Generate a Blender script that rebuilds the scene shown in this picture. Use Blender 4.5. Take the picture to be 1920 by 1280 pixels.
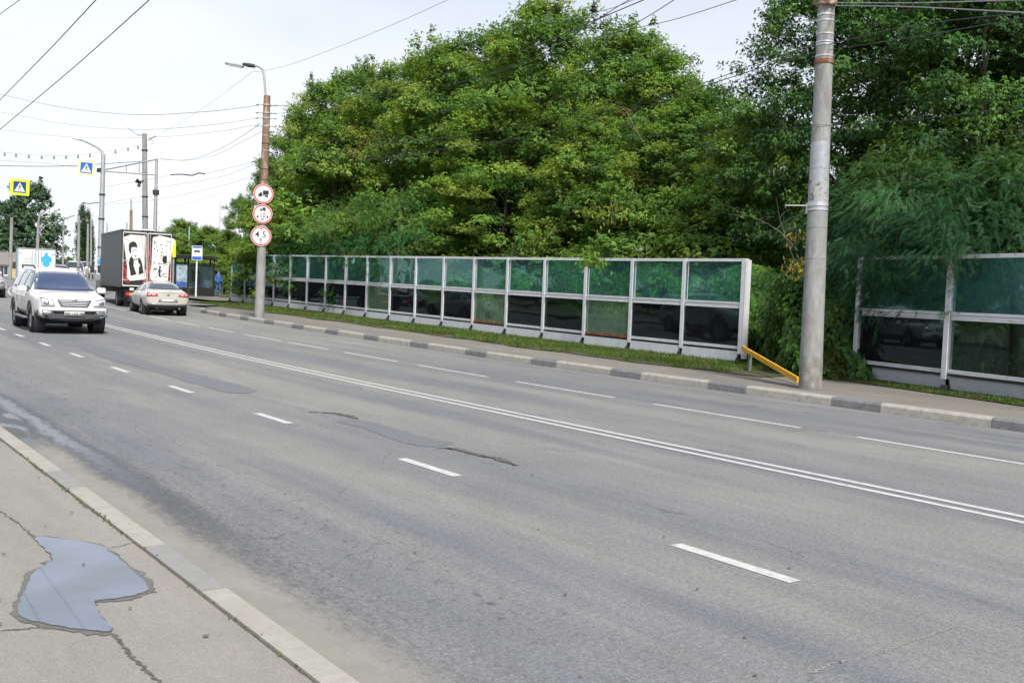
import bpy, bmesh, math, random
import numpy as np
from mathutils import Vector, Matrix
from mathutils.bvhtree import BVHTree
R = math.radians
random.seed(7)
scene = bpy.context.scene
col = scene.collection
for o in list(bpy.data.objects): bpy.data.objects.remove(o, do_unlink=True)

# ------------------------------------------------------------------ camera
CAM_H = 1.8; FPX = 1900.0; YAW = R(36.3291); PITCH = R(2.8965); ROLL = 0.04
_R = Vector((math.cos(YAW), -math.sin(YAW), 0)); _F0 = Vector((math.sin(YAW), math.cos(YAW), 0)); _U0 = Vector((0, 0, 1))
_F = _F0*math.cos(PITCH) - _U0*math.sin(PITCH); _U = _U0*math.cos(PITCH) + _F0*math.sin(PITCH)
CR = _R*math.cos(ROLL) + _U*math.sin(ROLL); CU = -_R*math.sin(ROLL) + _U*math.cos(ROLL)
CAM = Vector((0, 0, CAM_H))
cd = bpy.data.cameras.new('camera'); cam = bpy.data.objects.new('camera', cd); col.objects.link(cam)
cd.sensor_width = 36; cd.lens = FPX/1920*36; cd.clip_start = .1; cd.clip_end = 3000
cam.matrix_world = Matrix(((CR.x, CU.x, -_F.x, 0), (CR.y, CU.y, -_F.y, 0), (CR.z, CU.z, -_F.z, CAM_H), (0, 0, 0, 1)))
scene.camera = cam
scene.render.resolution_x = 1024; scene.render.resolution_y = 682

# ------------------------------------------------------------------ world, sun, exposure
SUN_AZ = R(197); SUN_EL = R(50)       # azimuth clockwise from +Y (behind the camera, to its right)
w = bpy.data.worlds.new("World"); scene.world = w; w.use_nodes = True
nt = w.node_tree; nt.nodes.clear()
out = nt.nodes.new('ShaderNodeOutputWorld'); bg = nt.nodes.new('ShaderNodeBackground')
sky = nt.nodes.new('ShaderNodeTexSky'); sky.sky_type = 'NISHITA'; sky.sun_disc = False
sky.sun_elevation = SUN_EL; sky.sun_rotation = SUN_AZ; sky.dust_density = 2.0
tc = nt.nodes.new('ShaderNodeTexCoord'); mp = nt.nodes.new('ShaderNodeMapping'); mp.inputs['Scale'].default_value = (1, 1, 2.6)
nz = nt.nodes.new('ShaderNodeTexNoise'); nz.inputs['Scale'].default_value = 2.2; nz.inputs['Detail'].default_value = 6
sp = nt.nodes.new('ShaderNodeSeparateXYZ')
mr = nt.nodes.new('ShaderNodeMapRange'); mr.inputs['From Min'].default_value = .12; mr.inputs['From Max'].default_value = .75
mr.inputs['To Min'].default_value = 1.0; mr.inputs['To Max'].default_value = .25
mr2 = nt.nodes.new('ShaderNodeMapRange'); mr2.inputs['From Min'].default_value = .35; mr2.inputs['From Max'].default_value = .65
mr2.inputs['To Min'].default_value = -.16; mr2.inputs['To Max'].default_value = .12
ad = nt.nodes.new('ShaderNodeMath'); ad.operation = 'ADD'; ad.use_clamp = True
mx = nt.nodes.new('ShaderNodeMix'); mx.data_type = 'RGBA'
nt.links.new(tc.outputs['Generated'], mp.inputs['Vector']); nt.links.new(mp.outputs['Vector'], nz.inputs['Vector'])
nt.links.new(tc.outputs['Generated'], sp.inputs[0]); nt.links.new(sp.outputs['Z'], mr.inputs['Value'])
nt.links.new(nz.outputs['Fac'], mr2.inputs['Value'])
nt.links.new(mr.outputs[0], ad.inputs[0]); nt.links.new(mr2.outputs[0], ad.inputs[1])
nt.links.new(ad.outputs[0], mx.inputs['Factor']); nt.links.new(sky.outputs[0], mx.inputs['A'])
mx.inputs['B'].default_value = (7.2, 7.5, 8.0, 1)
nt.links.new(mx.outputs['Result'], bg.inputs['Color']); bg.inputs['Strength'].default_value = .10
nt.links.new(bg.outputs[0], out.inputs['Surface'])

sd = bpy.data.lights.new('sun', 'SUN'); sd.energy = 3.5; sd.angle = R(8); sd.color = (1, .95, .86)
so = bpy.data.objects.new('sun', sd); col.objects.link(so)
sdir = Vector((math.sin(SUN_AZ)*math.cos(SUN_EL), math.cos(SUN_AZ)*math.cos(SUN_EL), math.sin(SUN_EL)))
so.rotation_euler = sdir.to_track_quat('Z', 'Y').to_euler(); so.location = (0, 0, 60)
scene.view_settings.view_transform = 'Standard'; scene.view_settings.look = 'None'
scene.view_settings.exposure = 0.5; scene.view_settings.gamma = 1
scene.render.engine = 'CYCLES'
scene.cycles.transparent_max_bounces = 16; scene.cycles.max_bounces = 7

# ------------------------------------------------------------------ terrain functions and picking
def zg(Y):
    if Y < 14: return 0.0
    if Y < 26: return .01*(Y-14)**2/24
    return .01*(min(Y, 300)-20)
def cx(Y):                                  # the road bends to the right in the distance
    if Y < 30: return 0.0
    if Y < 85: return .0022*(Y-30)**2
    return .0022*55**2 + .242*(Y-85)
def ray(px, py): return (_F*FPX + CR*(px-960) - CU*(py-640)).normalized()
def ground(px, py, dz=0.0):
    d = ray(px, py); z = dz
    for _ in range(14):
        t = (z-CAM_H)/d.z; p = CAM + d*t; z = dz + zg(p.y)
    return p
def atX(px, py, X):                         # point on the ray where it crosses x = X
    d = ray(px, py); return CAM + d*(X/d.x)
def atD(px, py, D):                         # point at distance D along the view axis
    d = ray(px, py); return CAM + d*(D/d.dot(_F))

# ------------------------------------------------------------------ object helpers
def tag(o, label=None, cat=None, group=None, kind=None):
    if label: o['label'] = label
    if cat: o['category'] = cat
    if group: o['group'] = group
    if kind: o['kind'] = kind
    return o
def thing(name, label, cat, loc=(0, 0, 0), rz=0.0, group=None):
    o = bpy.data.objects.new(name, None); col.objects.link(o)
    o.location = loc; o.rotation_euler = (0, 0, rz); o.empty_display_size = .3
    return tag(o, label, cat, group)
def link(name, me, parent=None):
    o = bpy.data.objects.new(name, me); col.objects.link(o)
    if parent: o.parent = parent
    return o
class MB:
    def __init__(s): s.v = []; s.f = []; s.m = []
    def add(s, vs, fs, mi=0):
        b = len(s.v); s.v += [tuple(v) for v in vs]
        for f in fs: s.f.append([b+i for i in f]); s.m.append(mi)
    def box(s, c, d, rot=None, mi=0, taper=1.0):
        x, y, z = d[0]/2, d[1]/2, d[2]/2
        vs = [Vector((sx*x*(taper if sz > 0 else 1), sy*y*(taper if sz > 0 else 1), sz*z)) for sz in (-1, 1) for sy in (-1, 1) for sx in (-1, 1)]
        if rot is not None: vs = [rot @ v for v in vs]
        vs = [v+Vector(c) for v in vs]
        s.add(vs, [(0, 2, 3, 1), (4, 5, 7, 6), (0, 1, 5, 4), (2, 6, 7, 3), (0, 4, 6, 2), (1, 3, 7, 5)], mi)
    def bar(s, a, b, w, h, mi=0):            # box beam from a to b
        a = Vector(a); b = Vector(b); d = b-a; q = d.to_track_quat('Y', 'Z').to_matrix()
        s.box((a+b)/2, (w, d.length, h), q, mi)
    def tube(s, pts, rad, seg=8, mi=0, caps=True):
        pts = [Vector(p) for p in pts]; n = len(pts)
        rads = rad if isinstance(rad, (list, tuple)) else [rad]*n
        vs = []; fs = []
        up = None
        for i, p in enumerate(pts):
            t = (pts[min(i+1, n-1)]-pts[max(i-1, 0)]).normalized()
            if up is None:
                up = Vector((0, 0, 1)) if abs(t.z) < .9 else Vector((0, 1, 0))
            a = t.cross(up).normalized(); b = a.cross(t).normalized(); up = b
            for k in range(seg):
                an = 2*math.pi*k/seg
                vs.append(p + (a*math.cos(an)+b*math.sin(an))*rads[i])
        for i in range(n-1):
            for k in range(seg):
                k2 = (k+1) % seg
                fs.append((i*seg+k, i*seg+k2, (i+1)*seg+k2, (i+1)*seg+k))
        if caps:
            fs.append(tuple(range(seg))[::-1]); fs.append(tuple((n-1)*seg+k for k in range(seg)))
        s.add(vs, fs, mi)
    def prism(s, outline, axis_o, ax, ay, depth, mi=0):   # planar outline (2D) extruded along ax x ay
        o = Vector(axis_o); ax = Vector(ax); ay = Vector(ay); n = ax.cross(ay).normalized()*depth
        k = len(outline)
        vs = [o+ax*u+ay*v for u, v in outline] + [o+ax*u+ay*v+n for u, v in outline]
        fs = [tuple(range(k))[::-1], tuple(range(k, 2*k))] + [(i, (i+1) % k, k+(i+1) % k, k+i) for i in range(k)]
        s.add(vs, fs, mi)
    def lathe(s, prof, c, axis='X', seg=24, mi=0):        # prof: (radius, along)
        vs = []; fs = []; n = len(prof); c = Vector(c)
        for r_, a in prof:
            for k in range(seg):
                an = 2*math.pi*k/seg; u, v = r_*math.cos(an), r_*math.sin(an)
                vs.append(c + (Vector((a, u, v)) if axis == 'X' else Vector((u, a, v)) if axis == 'Y' else Vector((u, v, a))))
        for i in range(n-1):
            for k in range(seg):
                k2 = (k+1) % seg; fs.append((i*seg+k, i*seg+k2, (i+1)*seg+k2, (i+1)*seg+k))
        s.add(vs, fs, mi)
    def build(s, name, mats, parent=None, smooth=False, bevel=0):
        me = bpy.data.meshes.new(name); me.from_pydata(s.v, [], s.f)
        for m in (mats if isinstance(mats, (list, tuple)) else [mats]): me.materials.append(m)
        me.polygons.foreach_set('material_index', s.m)
        bm = bmesh.new(); bm.from_mesh(me); bmesh.ops.recalc_face_normals(bm, faces=bm.faces[:]); bm.to_mesh(me); bm.free()
        if smooth:
            me.polygons.foreach_set('use_smooth', [True]*len(me.polygons)); me.set_sharp_from_angle(angle=R(38))
        me.update()
        o = link(name, me, parent)
        if bevel:
            b = o.modifiers.new('bevel', 'BEVEL'); b.width = bevel; b.segments = 2; b.limit_method = 'ANGLE'
        return o

# ------------------------------------------------------------------ materials
def new_mat(name):
    m = bpy.data.materials.new(name); m.use_nodes = True
    return m, m.node_tree, m.node_tree.nodes['Principled BSDF']
def mat(name, c, rough=.6, metal=0, var=.12, scale=6, bump=0, c2=None, c2amt=.5, c2scale=2, coat=0, spec=.5, coord='Object', stretch=(1, 1, 1), bscale=None):
    m, t, b = new_mat(name)
    b.inputs['Roughness'].default_value = rough; b.inputs['Metallic'].default_value = metal
    b.inputs['Coat Weight'].default_value = coat; b.inputs['Specular IOR Level'].default_value = spec
    tcn = t.nodes.new('ShaderNodeTexCoord'); mpn = t.nodes.new('ShaderNodeMapping'); mpn.inputs['Scale'].default_value = stretch
    t.links.new(tcn.outputs[coord], mpn.inputs['Vector'])
    n1 = t.nodes.new('ShaderNodeTexNoise'); n1.inputs['Scale'].default_value = scale; n1.inputs['Detail'].default_value = 5
    t.links.new(mpn.outputs[0], n1.inputs['Vector'])
    r1 = t.nodes.new('ShaderNodeMapRange'); r1.inputs['From Min'].default_value = .3; r1.inputs['From Max'].default_value = .7
    r1.inputs['To Min'].default_value = 1-var; r1.inputs['To Max'].default_value = 1+var
    t.links.new(n1.outputs['Fac'], r1.inputs['Value'])
    mul = t.nodes.new('ShaderNodeVectorMath'); mul.operation = 'SCALE'
    src = t.nodes.new('ShaderNodeRGB'); src.outputs[0].default_value = (*c, 1)
    last = src.outputs[0]
    if c2:
        n2 = t.nodes.new('ShaderNodeTexNoise'); n2.inputs['Scale'].default_value = c2scale; n2.inputs['Detail'].default_value = 7; n2.inputs['Roughness'].default_value = .65
        t.links.new(mpn.outputs[0], n2.inputs['Vector'])
        r2 = t.nodes.new('ShaderNodeMapRange'); r2.inputs['From Min'].default_value = 1-c2amt; r2.inputs['From Max'].default_value = 1-c2amt+.1
        t.links.new(n2.outputs['Fac'], r2.inputs['Value'])
        mm = t.nodes.new('ShaderNodeMix'); mm.data_type = 'RGBA'; mm.inputs['B'].default_value = (*c2, 1)
        t.links.new(r2.outputs[0], mm.inputs['Factor']); t.links.new(last, mm.inputs['A']); last = mm.outputs['Result']
    t.links.new(last, mul.inputs[0]); t.links.new(r1.outputs[0], mul.inputs['Scale'])
    t.links.new(mul.outputs[0], b.inputs['Base Color'])
    if bump:
        n3 = t.nodes.new('ShaderNodeTexNoise'); n3.inputs['Scale'].default_value = bscale or scale*4; n3.inputs['Detail'].default_value = 4
        t.links.new(mpn.outputs[0], n3.inputs['Vector'])
        bp = t.nodes.new('ShaderNodeBump'); bp.inputs['Strength'].default_value = bump; bp.inputs['Distance'].default_value = .02
        t.links.new(n3.outputs['Fac'], bp.inputs['Height']); t.links.new(bp.outputs[0], b.inputs['Normal'])
    return m

def road_mat(name, base, warm, cool, crack=True, speck=.22, gutter=False):
    m, t, b = new_mat(name); N = t.nodes; L = t.links
    tcn = N.new('ShaderNodeTexCoord')
    def noise(scale, st, detail=4, rough=.55):
        mpn = N.new('ShaderNodeMapping'); mpn.inputs['Scale'].default_value = st; L.new(tcn.outputs['Object'], mpn.inputs[0])
        n = N.new('ShaderNodeTexNoise'); n.inputs['Scale'].default_value = scale; n.inputs['Detail'].default_value = detail; n.inputs['Roughness'].default_value = rough
        L.new(mpn.outputs[0], n.inputs[0]); return n.outputs['Fac']
    def rng(v, a, b_, c, d):
        r_ = N.new('ShaderNodeMapRange'); r_.inputs[1].default_value = a; r_.inputs[2].default_value = b_; r_.inputs[3].default_value = c; r_.inputs[4].default_value = d
        L.new(v, r_.inputs[0]); return r_.outputs[0]
    def mix(f, a, b_, mode='MIX'):
        q = N.new('ShaderNodeMix'); q.data_type = 'RGBA'; q.blend_type = mode
        if isinstance(f, float): q.inputs['Factor'].default_value = f
        else: L.new(f, q.inputs['Factor'])
        for s_, v in (('A', a), ('B', b_)):
            if isinstance(v, tuple): q.inputs[s_].default_value = (*v, 1)
            else: L.new(v, q.inputs[s_])
        return q.outputs['Result']
    def mth(op, a, b_):
        q = N.new('ShaderNodeMath'); q.operation = op
        for i, v in enumerate((a, b_)):
            if isinstance(v, (int, float)): q.inputs[i].default_value = v
            else: L.new(v, q.inputs[i])
        return q.outputs[0]
    streak = noise(1.0, (.75, .045, 1), 5, .6)
    c = mix(rng(streak, .40, .58, 0, 1), cool, warm)
    c = mix(rng(noise(.35, (1, .5, 1), 4), .35, .65, 0, .75), c, base)
    # fine aggregate
    sp1 = rng(noise(70, (1, 1, 1), 3, .8), .3, .7, 1-speck, 1+speck)
    v1 = N.new('ShaderNodeTexVoronoi'); v1.inputs['Scale'].default_value = 95; L.new(tcn.outputs['Object'], v1.inputs['Vector'])
    vs_ = rng(v1.outputs['Distance'], 0, .9, 1.12, .82)
    pat = rng(noise(2.2, (1, .35, 1), 6, .7), .3, .7, .9, 1.1)
    g0 = rng(noise(26, (1, 1, 1), 5, .85), .34, .66, 1-speck*.75, 1+speck*.75)
    k = mth('MULTIPLY', mth('MULTIPLY', mth('MULTIPLY', sp1, vs_), pat), g0)
    # worn broken aggregate in the wheel path: elongated dark pits
    if crack:
        sep = N.new('ShaderNodeSeparateXYZ'); L.new(tcn.outputs['Object'], sep.inputs[0])
        # band mask around x = 3.1 .. 4.1
        d1 = mth('ABSOLUTE', mth('SUBTRACT', sep.outputs[0], 3.35), 0)
        band = rng(d1, .15, .95, 1, 0)
        d2 = mth('ABSOLUTE', mth('SUBTRACT', sep.outputs[0], 6.0), 0); band2 = rng(d2, .1, .5, .8, 0)
        bandm = mth('MAXIMUM', band, band2)
        pits = noise(7, (1.6, .9, 1), 5, .75)
        pm = mth('MULTIPLY', rng(pits, .56, .66, 0, 1), rng(mth('MULTIPLY', bandm, noise(.5, (1, .5, 1), 3)), .25, .5, 0, 1))
        k = mth('MULTIPLY', k, mth('SUBTRACT', 1, mth('MULTIPLY', pm, .5)))
    sc = N.new('ShaderNodeVectorMath'); sc.operation = 'SCALE'; L.new(c, sc.inputs[0]); L.new(k, sc.inputs['Scale'])
    colr = sc.outputs[0]
    if crack:
        # thin wandering cracks
        vmap = N.new('ShaderNodeMapping'); vmap.inputs['Scale'].default_value = (.16, .10, .2); L.new(tcn.outputs['Object'], vmap.inputs[0])
        nd = N.new('ShaderNodeTexNoise'); nd.inputs['Scale'].default_value = .9; nd.inputs['Detail'].default_value = 6; L.new(tcn.outputs['Object'], nd.inputs[0])
        av = N.new('ShaderNodeVectorMath'); av.operation = 'MULTIPLY_ADD'; L.new(nd.outputs['Color'], av.inputs[0]); av.inputs[1].default_value = (.35, .35, 0); L.new(vmap.outputs[0], av.inputs[2])
        vo = N.new('ShaderNodeTexVoronoi'); vo.feature = 'DISTANCE_TO_EDGE'; vo.inputs['Scale'].default_value = 1.6; L.new(av.outputs[0], vo.inputs['Vector'])
        cm = mth('MULTIPLY', rng(vo.outputs['Distance'], .0005, .004, 1, 0), rng(noise(.8, (1, 1, 1), 3), .48, .62, 0, .6))
        colr = mix(cm, colr, (.05, .05, .05))
    b.inputs['Roughness'].default_value = .8; b.inputs['Specular IOR Level'].default_value = .35
    bp = N.new('ShaderNodeBump'); bp.inputs['Strength'].default_value = .45; bp.inputs['Distance'].default_value = .007
    if gutter:        # damp gutter, dust against the kerb and worn stone beside it
        X_ = sep.outputs[0]; Y_ = sep.outputs[1]
        e1 = mth('SUBTRACT', noise(7, (1.6, .6, 1), 7, .75), .5); e2 = mth('SUBTRACT', noise(1.3, (1, .5, 1), 3), .5)
        xo = mth('ADD', mth('ADD', X_, mth('MULTIPLY', e1, .34)), mth('MULTIPLY', e2, .25))
        dwet = mth('ABSOLUTE', mth('SUBTRACT', xo, 2.58), 0)
        fy = rng(mth('ADD', Y_, mth('MULTIPLY', e1, 5.0)), 4.6, 8.2, 0, 1)
        damp = mth('MULTIPLY', rng(dwet, .10, .24, 1, 0), fy)
        fy2 = rng(mth('ADD', Y_, mth('MULTIPLY', e1, 3.0)), 10.8, 12.2, 0, 1)
        damp2 = mth('MULTIPLY', rng(xo, 2.50, 2.62, 1, 0), fy2)
        dampm = mth('MAXIMUM', damp, damp2)
        film = mth('MULTIPLY', rng(dwet, .05, .13, 1, 0), rng(mth('ADD', Y_, mth('MULTIPLY', e1, 4.0)), 8.0, 11.5, 0, 1))
        film2 = mth('MULTIPLY', mth('MULTIPLY', damp2, rng(noise(1.1, (3, .55, 1), 3), .50, .56, 0, 1)), rng(X_, 2.46, 2.5, 1, 0))
        filmm = mth('MAXIMUM', film, film2)
        dust = mth('MULTIPLY', rng(xo, 2.28, 2.62, 1, 0), rng(mth('ADD', Y_, mth('MULTIPLY', e1, 1.5)), 10.9, 11.8, 1, 0))
        stone = mth('MULTIPLY', mth('MULTIPLY', rng(noise(16, (1.5, .8, 1), 5, .8), .50, .60, 0, 1), rng(mth('ABSOLUTE', mth('SUBTRACT', xo, 2.68), 0), .12, .42, 1, 0)), rng(Y_, 3.0, 6.0, .25, 1))
        dustc = N.new('ShaderNodeVectorMath'); dustc.operation = 'SCALE'; dustc.inputs[0].default_value = (.252, .243, .22); L.new(rng(noise(4, (1, .5, 1), 6, .7), .3, .7, .88, 1.12), dustc.inputs['Scale'])
        colr = mix(dust, colr, dustc.outputs[0])
        colr = mix(mth('MULTIPLY', stone, .62), colr, (.055, .055, .06))
        colr = mix(mth('MULTIPLY', dampm, .74), colr, (.062, .064, .072))
        colr = mix(mth('MULTIPLY', filmm, .5), colr, (.105, .118, .142))
        rr_ = mth('SUBTRACT', mth('SUBTRACT', .8, mth('MULTIPLY', dampm, .22)), mth('MULTIPLY', filmm, .33))
        L.new(rr_, b.inputs['Roughness']); L.new(rng(filmm, 0, 1, .45, .04), bp.inputs['Strength'])
        L.new(rng(filmm, 0, 1, .35, .42), b.inputs['Specular IOR Level'])
    L.new(colr, b.inputs['Base Color'])
    g1 = noise(34, (1, 1, 1), 4, .85)
    L.new(mth('ADD', mth('ADD', noise(60, (1, 1, 1), 3, .8), v1.outputs['Distance']), mth('MULTIPLY', g1, 1.2)), bp.inputs['Height']); L.new(bp.outputs[0], b.inputs['Normal'])
    return m

M = {}
M['asphalt'] = road_mat('asphalt', (.192, .196, .201), (.255, .253, .238), (.152, .158, .180), speck=.36, gutter=True)
M['asphalt_side'] = road_mat('asphalt_side', (.20, .20, .195), (.23, .225, .21), (.18, .18, .185), crack=False)
M['patch'] = mat('asphalt_patch', (.158, .162, .178), .75, var=.25, scale=45, bump=.4)
M['pothole'] = mat('pothole_gravel', (.10, .095, .085), .95, var=.6, scale=38, bump=1.0, c2=(.24, .23, .2), c2amt=.5, c2scale=50)
M['footway'] = road_mat('footway_asphalt', (.275, .264, .24), (.298, .282, .252), (.248, .242, .23), crack=False, speck=.10)
M['footway_far'] = road_mat('footway_far_asphalt', (.20, .19, .17), (.23, .215, .19), (.17, .165, .155), crack=False, speck=.14)
M['sand'] = mat('sand_dust', (.275, .26, .225), .95, var=.1, scale=14, bump=.3, c2=(.24, .232, .212), c2amt=.5, c2scale=5)
M['kerb_light'] = mat('kerb_concrete_light', (.36, .345, .31), .9, var=.15, scale=9, bump=.35, c2=(.27, .26, .235), c2amt=.42, c2scale=7)
M['kerb_dark'] = mat('kerb_concrete_dark', (.175, .178, .185), .9, var=.2, scale=9, bump=.35, c2=(.24, .235, .225), c2amt=.42, c2scale=7)
M['kerb_near'] = mat('kerb_near_light', (.335, .325, .295), .9, var=.08, scale=10, bump=.3, c2=(.31, .295, .255), c2amt=.48, c2scale=3)
M['kerb_near_grey'] = mat('kerb_near_grey', (.25, .25, .245), .9, var=.08, scale=10, bump=.3)
M['paint_line'] = mat('road_paint', (.50, .50, .49), .75, var=.14, scale=14, c2=(.30, .30, .295), c2amt=.43, c2scale=13, bump=.2, bscale=70)
M['crack'] = mat('crack_dirt', (.10, .093, .082), .95, var=.3, scale=30)
M['soil'] = mat('soil', (.075, .06, .04), 1, var=.3, scale=3, bump=.5, c2=(.06, .085, .025), c2amt=.52, c2scale=1.2)
M['dry_grass'] = mat('mown_grass', (.12, .17, .045), 1, var=.25, scale=2, bump=.5, c2=(.22, .21, .09), c2amt=.5, c2scale=.7)
M['white_metal'] = mat('white_painted_metal', (.66, .675, .71), .45, var=.07, scale=5, c2=(.30, .20, .15), c2amt=.30, c2scale=9, bump=.1)
M['white_rail'] = mat('white_rail_flaking', (.64, .65, .68), .55, var=.1, scale=5, c2=(.27, .16, .11), c2amt=.40, c2scale=11, stretch=(1, .35, 4), bump=.3)
M['rust'] = mat('rust', (.23, .09, .035), .9, var=.3, scale=12, bump=.4, c2=(.42, .40, .39), c2amt=.42, c2scale=9)
M['kick'] = mat('grey_kick_board', (.46, .49, .52), .55, var=.08, scale=4, c2=(.3, .3, .28), c2amt=.36, c2scale=5)
M['black'] = mat('black_metal', (.012, .012, .014), .5, var=.2)
M['dark_foot'] = mat('dark_steel_foot', (.03, .032, .04), .5, var=.2)
M['concrete'] = mat('pole_concrete', (.268, .272, .268), .85, var=.22, scale=9, bump=.5, c2=(.19, .18, .165), c2amt=.47, c2scale=4.5, stretch=(1, 1, .35))
M['silver_wrap'] = mat('silver_paint_band', (.36, .375, .41), .42, metal=.3, var=.12, scale=7, c2=(.25, .245, .235), c2amt=.44, c2scale=6, bump=.15)
M['steel'] = mat('steel_strap', (.55, .56, .58), .4, metal=.6, var=.15)
M['galv'] = mat('galvanised_steel', (.42, .43, .44), .5, metal=.4, var=.12, c2=(.25, .2, .16), c2amt=.3, c2scale=3)
M['rusty_pole'] = mat('rusty_pole_concrete', (.23, .14, .095), .9, var=.25, scale=5, bump=.5, c2=(.30, .275, .24), c2amt=.47, c2scale=5, stretch=(1, 1, .3))
M['lamp_grey'] = mat('lamp_grey', (.35, .36, .37), .5, var=.1)
M['wire'] = mat('wire_black', (.03, .03, .033), .6, var=.1)
M['wire_grey'] = mat('wire_grey', (.26, .265, .28), .6, var=.1)
M['sign_red'] = mat('sign_red', (.62, .10, .11), .5, var=.08)
M['sign_white'] = mat('sign_white', (.76, .74, .74), .5, var=.04)
M['sign_blue'] = mat('sign_blue', (.02, .13, .55), .45, var=.06)
M['sign_navy'] = mat('sign_navy', (.012, .05, .16), .45, var=.06)
M['sign_lime'] = mat('sign_fluorescent_lime', (.62, .86, .04), .5, var=.05)
M['sign_pale_lime'] = mat('sign_pale_lime', (.76, .85, .42), .5, var=.05)
M['sign_black'] = mat('sign_black', (.015, .015, .017), .5, var=.05)
M['yellow'] = mat('yellow_paint', (.72, .38, .02), .5, var=.1, c2=(.30, .18, .05), c2amt=.34, c2scale=14)
M['green_post'] = mat('green_grey_post', (.17, .20, .17), .7, var=.2)
M['bark'] = mat('bark', (.085, .07, .05), .95, var=.35, scale=6, bump=.8, stretch=(1, 1, .3))
M['twig'] = mat('dry_twig', (.15, .13, .105), .9, var=.25)
M['tyre'] = mat('tyre', (.018, .018, .019), .85, var=.15, scale=20)
M['rim'] = mat('rim_alloy', (.48, .49, .50), .32, metal=.8, var=.05)
M['trim'] = mat('dark_plastic', (.035, .037, .042), .55, var=.1)
M['grey_trim'] = mat('grey_cladding', (.17, .18, .195), .5, var=.08)
M['bumper_grey'] = mat('bumper_grey', (.075, .08, .09), .5, var=.08)
M['under'] = mat('underbody', (.01, .01, .01), .9)
M['white_paint'] = mat('white_car_paint', (.73, .73, .725), .3, var=.02, coat=.6)
M['silver_paint'] = mat('silver_car_paint', (.57, .555, .50), .33, metal=.2, var=.03, coat=.5)
M['silver2_paint'] = mat('grey_silver_car_paint', (.42, .43, .46), .35, metal=.3, var=.03, coat=.5)
M['box_grey'] = mat('truck_box_grey', (.062, .068, .075), .5, var=.05, scale=1.5)
M['box_black'] = mat('truck_box_black', (.022, .022, .026), .45, var=.1)
M['cab_green'] = mat('truck_cab_paint', (.17, .22, .20), .35, var=.06, coat=.4)
M['box_white'] = mat('truck_box_white', (.66, .68, .70), .5, var=.05, scale=2)
M['box_blue'] = mat('truck_box_pale_blue', (.42, .56, .64), .5, var=.05, scale=2)
M['van_blue'] = mat('blue_bottle_print', (.05, .40, .75), .5, var=.2, scale=5)
M['faint_print'] = mat('faint_grey_print', (.52, .53, .54), .6)
M['art_white'] = mat('poster_white', (.74, .72, .72), .5, var=.03)
M['art_black'] = mat('poster_black', (.02, .02, .022), .5, var=.1)
M['art_red'] = mat('poster_red', (.42, .02, .03), .5, var=.7, scale=9, c2=(.03, .02, .02), c2amt=.5, c2scale=6)
M['chrome'] = mat('chrome', (.5, .51, .52), .25, metal=.9, var=.03)
M['plate'] = mat('licence_plate', (.68, .68, .66), .5)
M['hotlamp'] = mat('headlight_reflector', (.85, .87, .9), .12, metal=.5, var=.1, coat=1)
M['lens_red'] = mat('tail_light_red', (.55, .02, .04), .2, var=.1, coat=1)
M['lens_pink'] = mat('tail_light_pink', (.75, .42, .45), .2, coat=1)
M['amber'] = mat('amber_lens', (.8, .3, .03), .25, coat=1)
M['yellow_board'] = mat('yellow_board', (.80, .80, .02), .6)
M['brown_fence'] = mat('brown_sheet_fence', (.13, .085, .07), .7, var=.1)
M['ochre_wall'] = mat('ochre_plaster', (.50, .42, .26), .9, var=.1)
M['pale_wall'] = mat('pale_plaster', (.30, .33, .35), .9, var=.08)
M['roof'] = mat('grey_roof', (.2, .18, .17), .8, var=.2)
M['cloth_blue'] = mat('blue_jacket', (.03, .06, .22), .9, var=.2)
M['cloth_white'] = mat('white_cloth', (.65, .66, .68), .9)
M['skin'] = mat('skin', (.42, .25, .18), .6)
M['cloth_bright_blue'] = mat('bright_blue_cloth', (.05, .13, .40), .9, var=.2)
M['cloth_dark'] = mat('dark_cloth', (.03, .03, .035), .9)
M['poster_blue'] = mat('poster_blue', (.05, .12, .38), .4, var=.2, scale=3)
M['poster_pale'] = mat('poster_pale_blue', (.33, .43, .52), .4, var=.3, scale=4, c2=(.06, .09, .14), c2amt=.46, c2scale=5)

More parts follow.
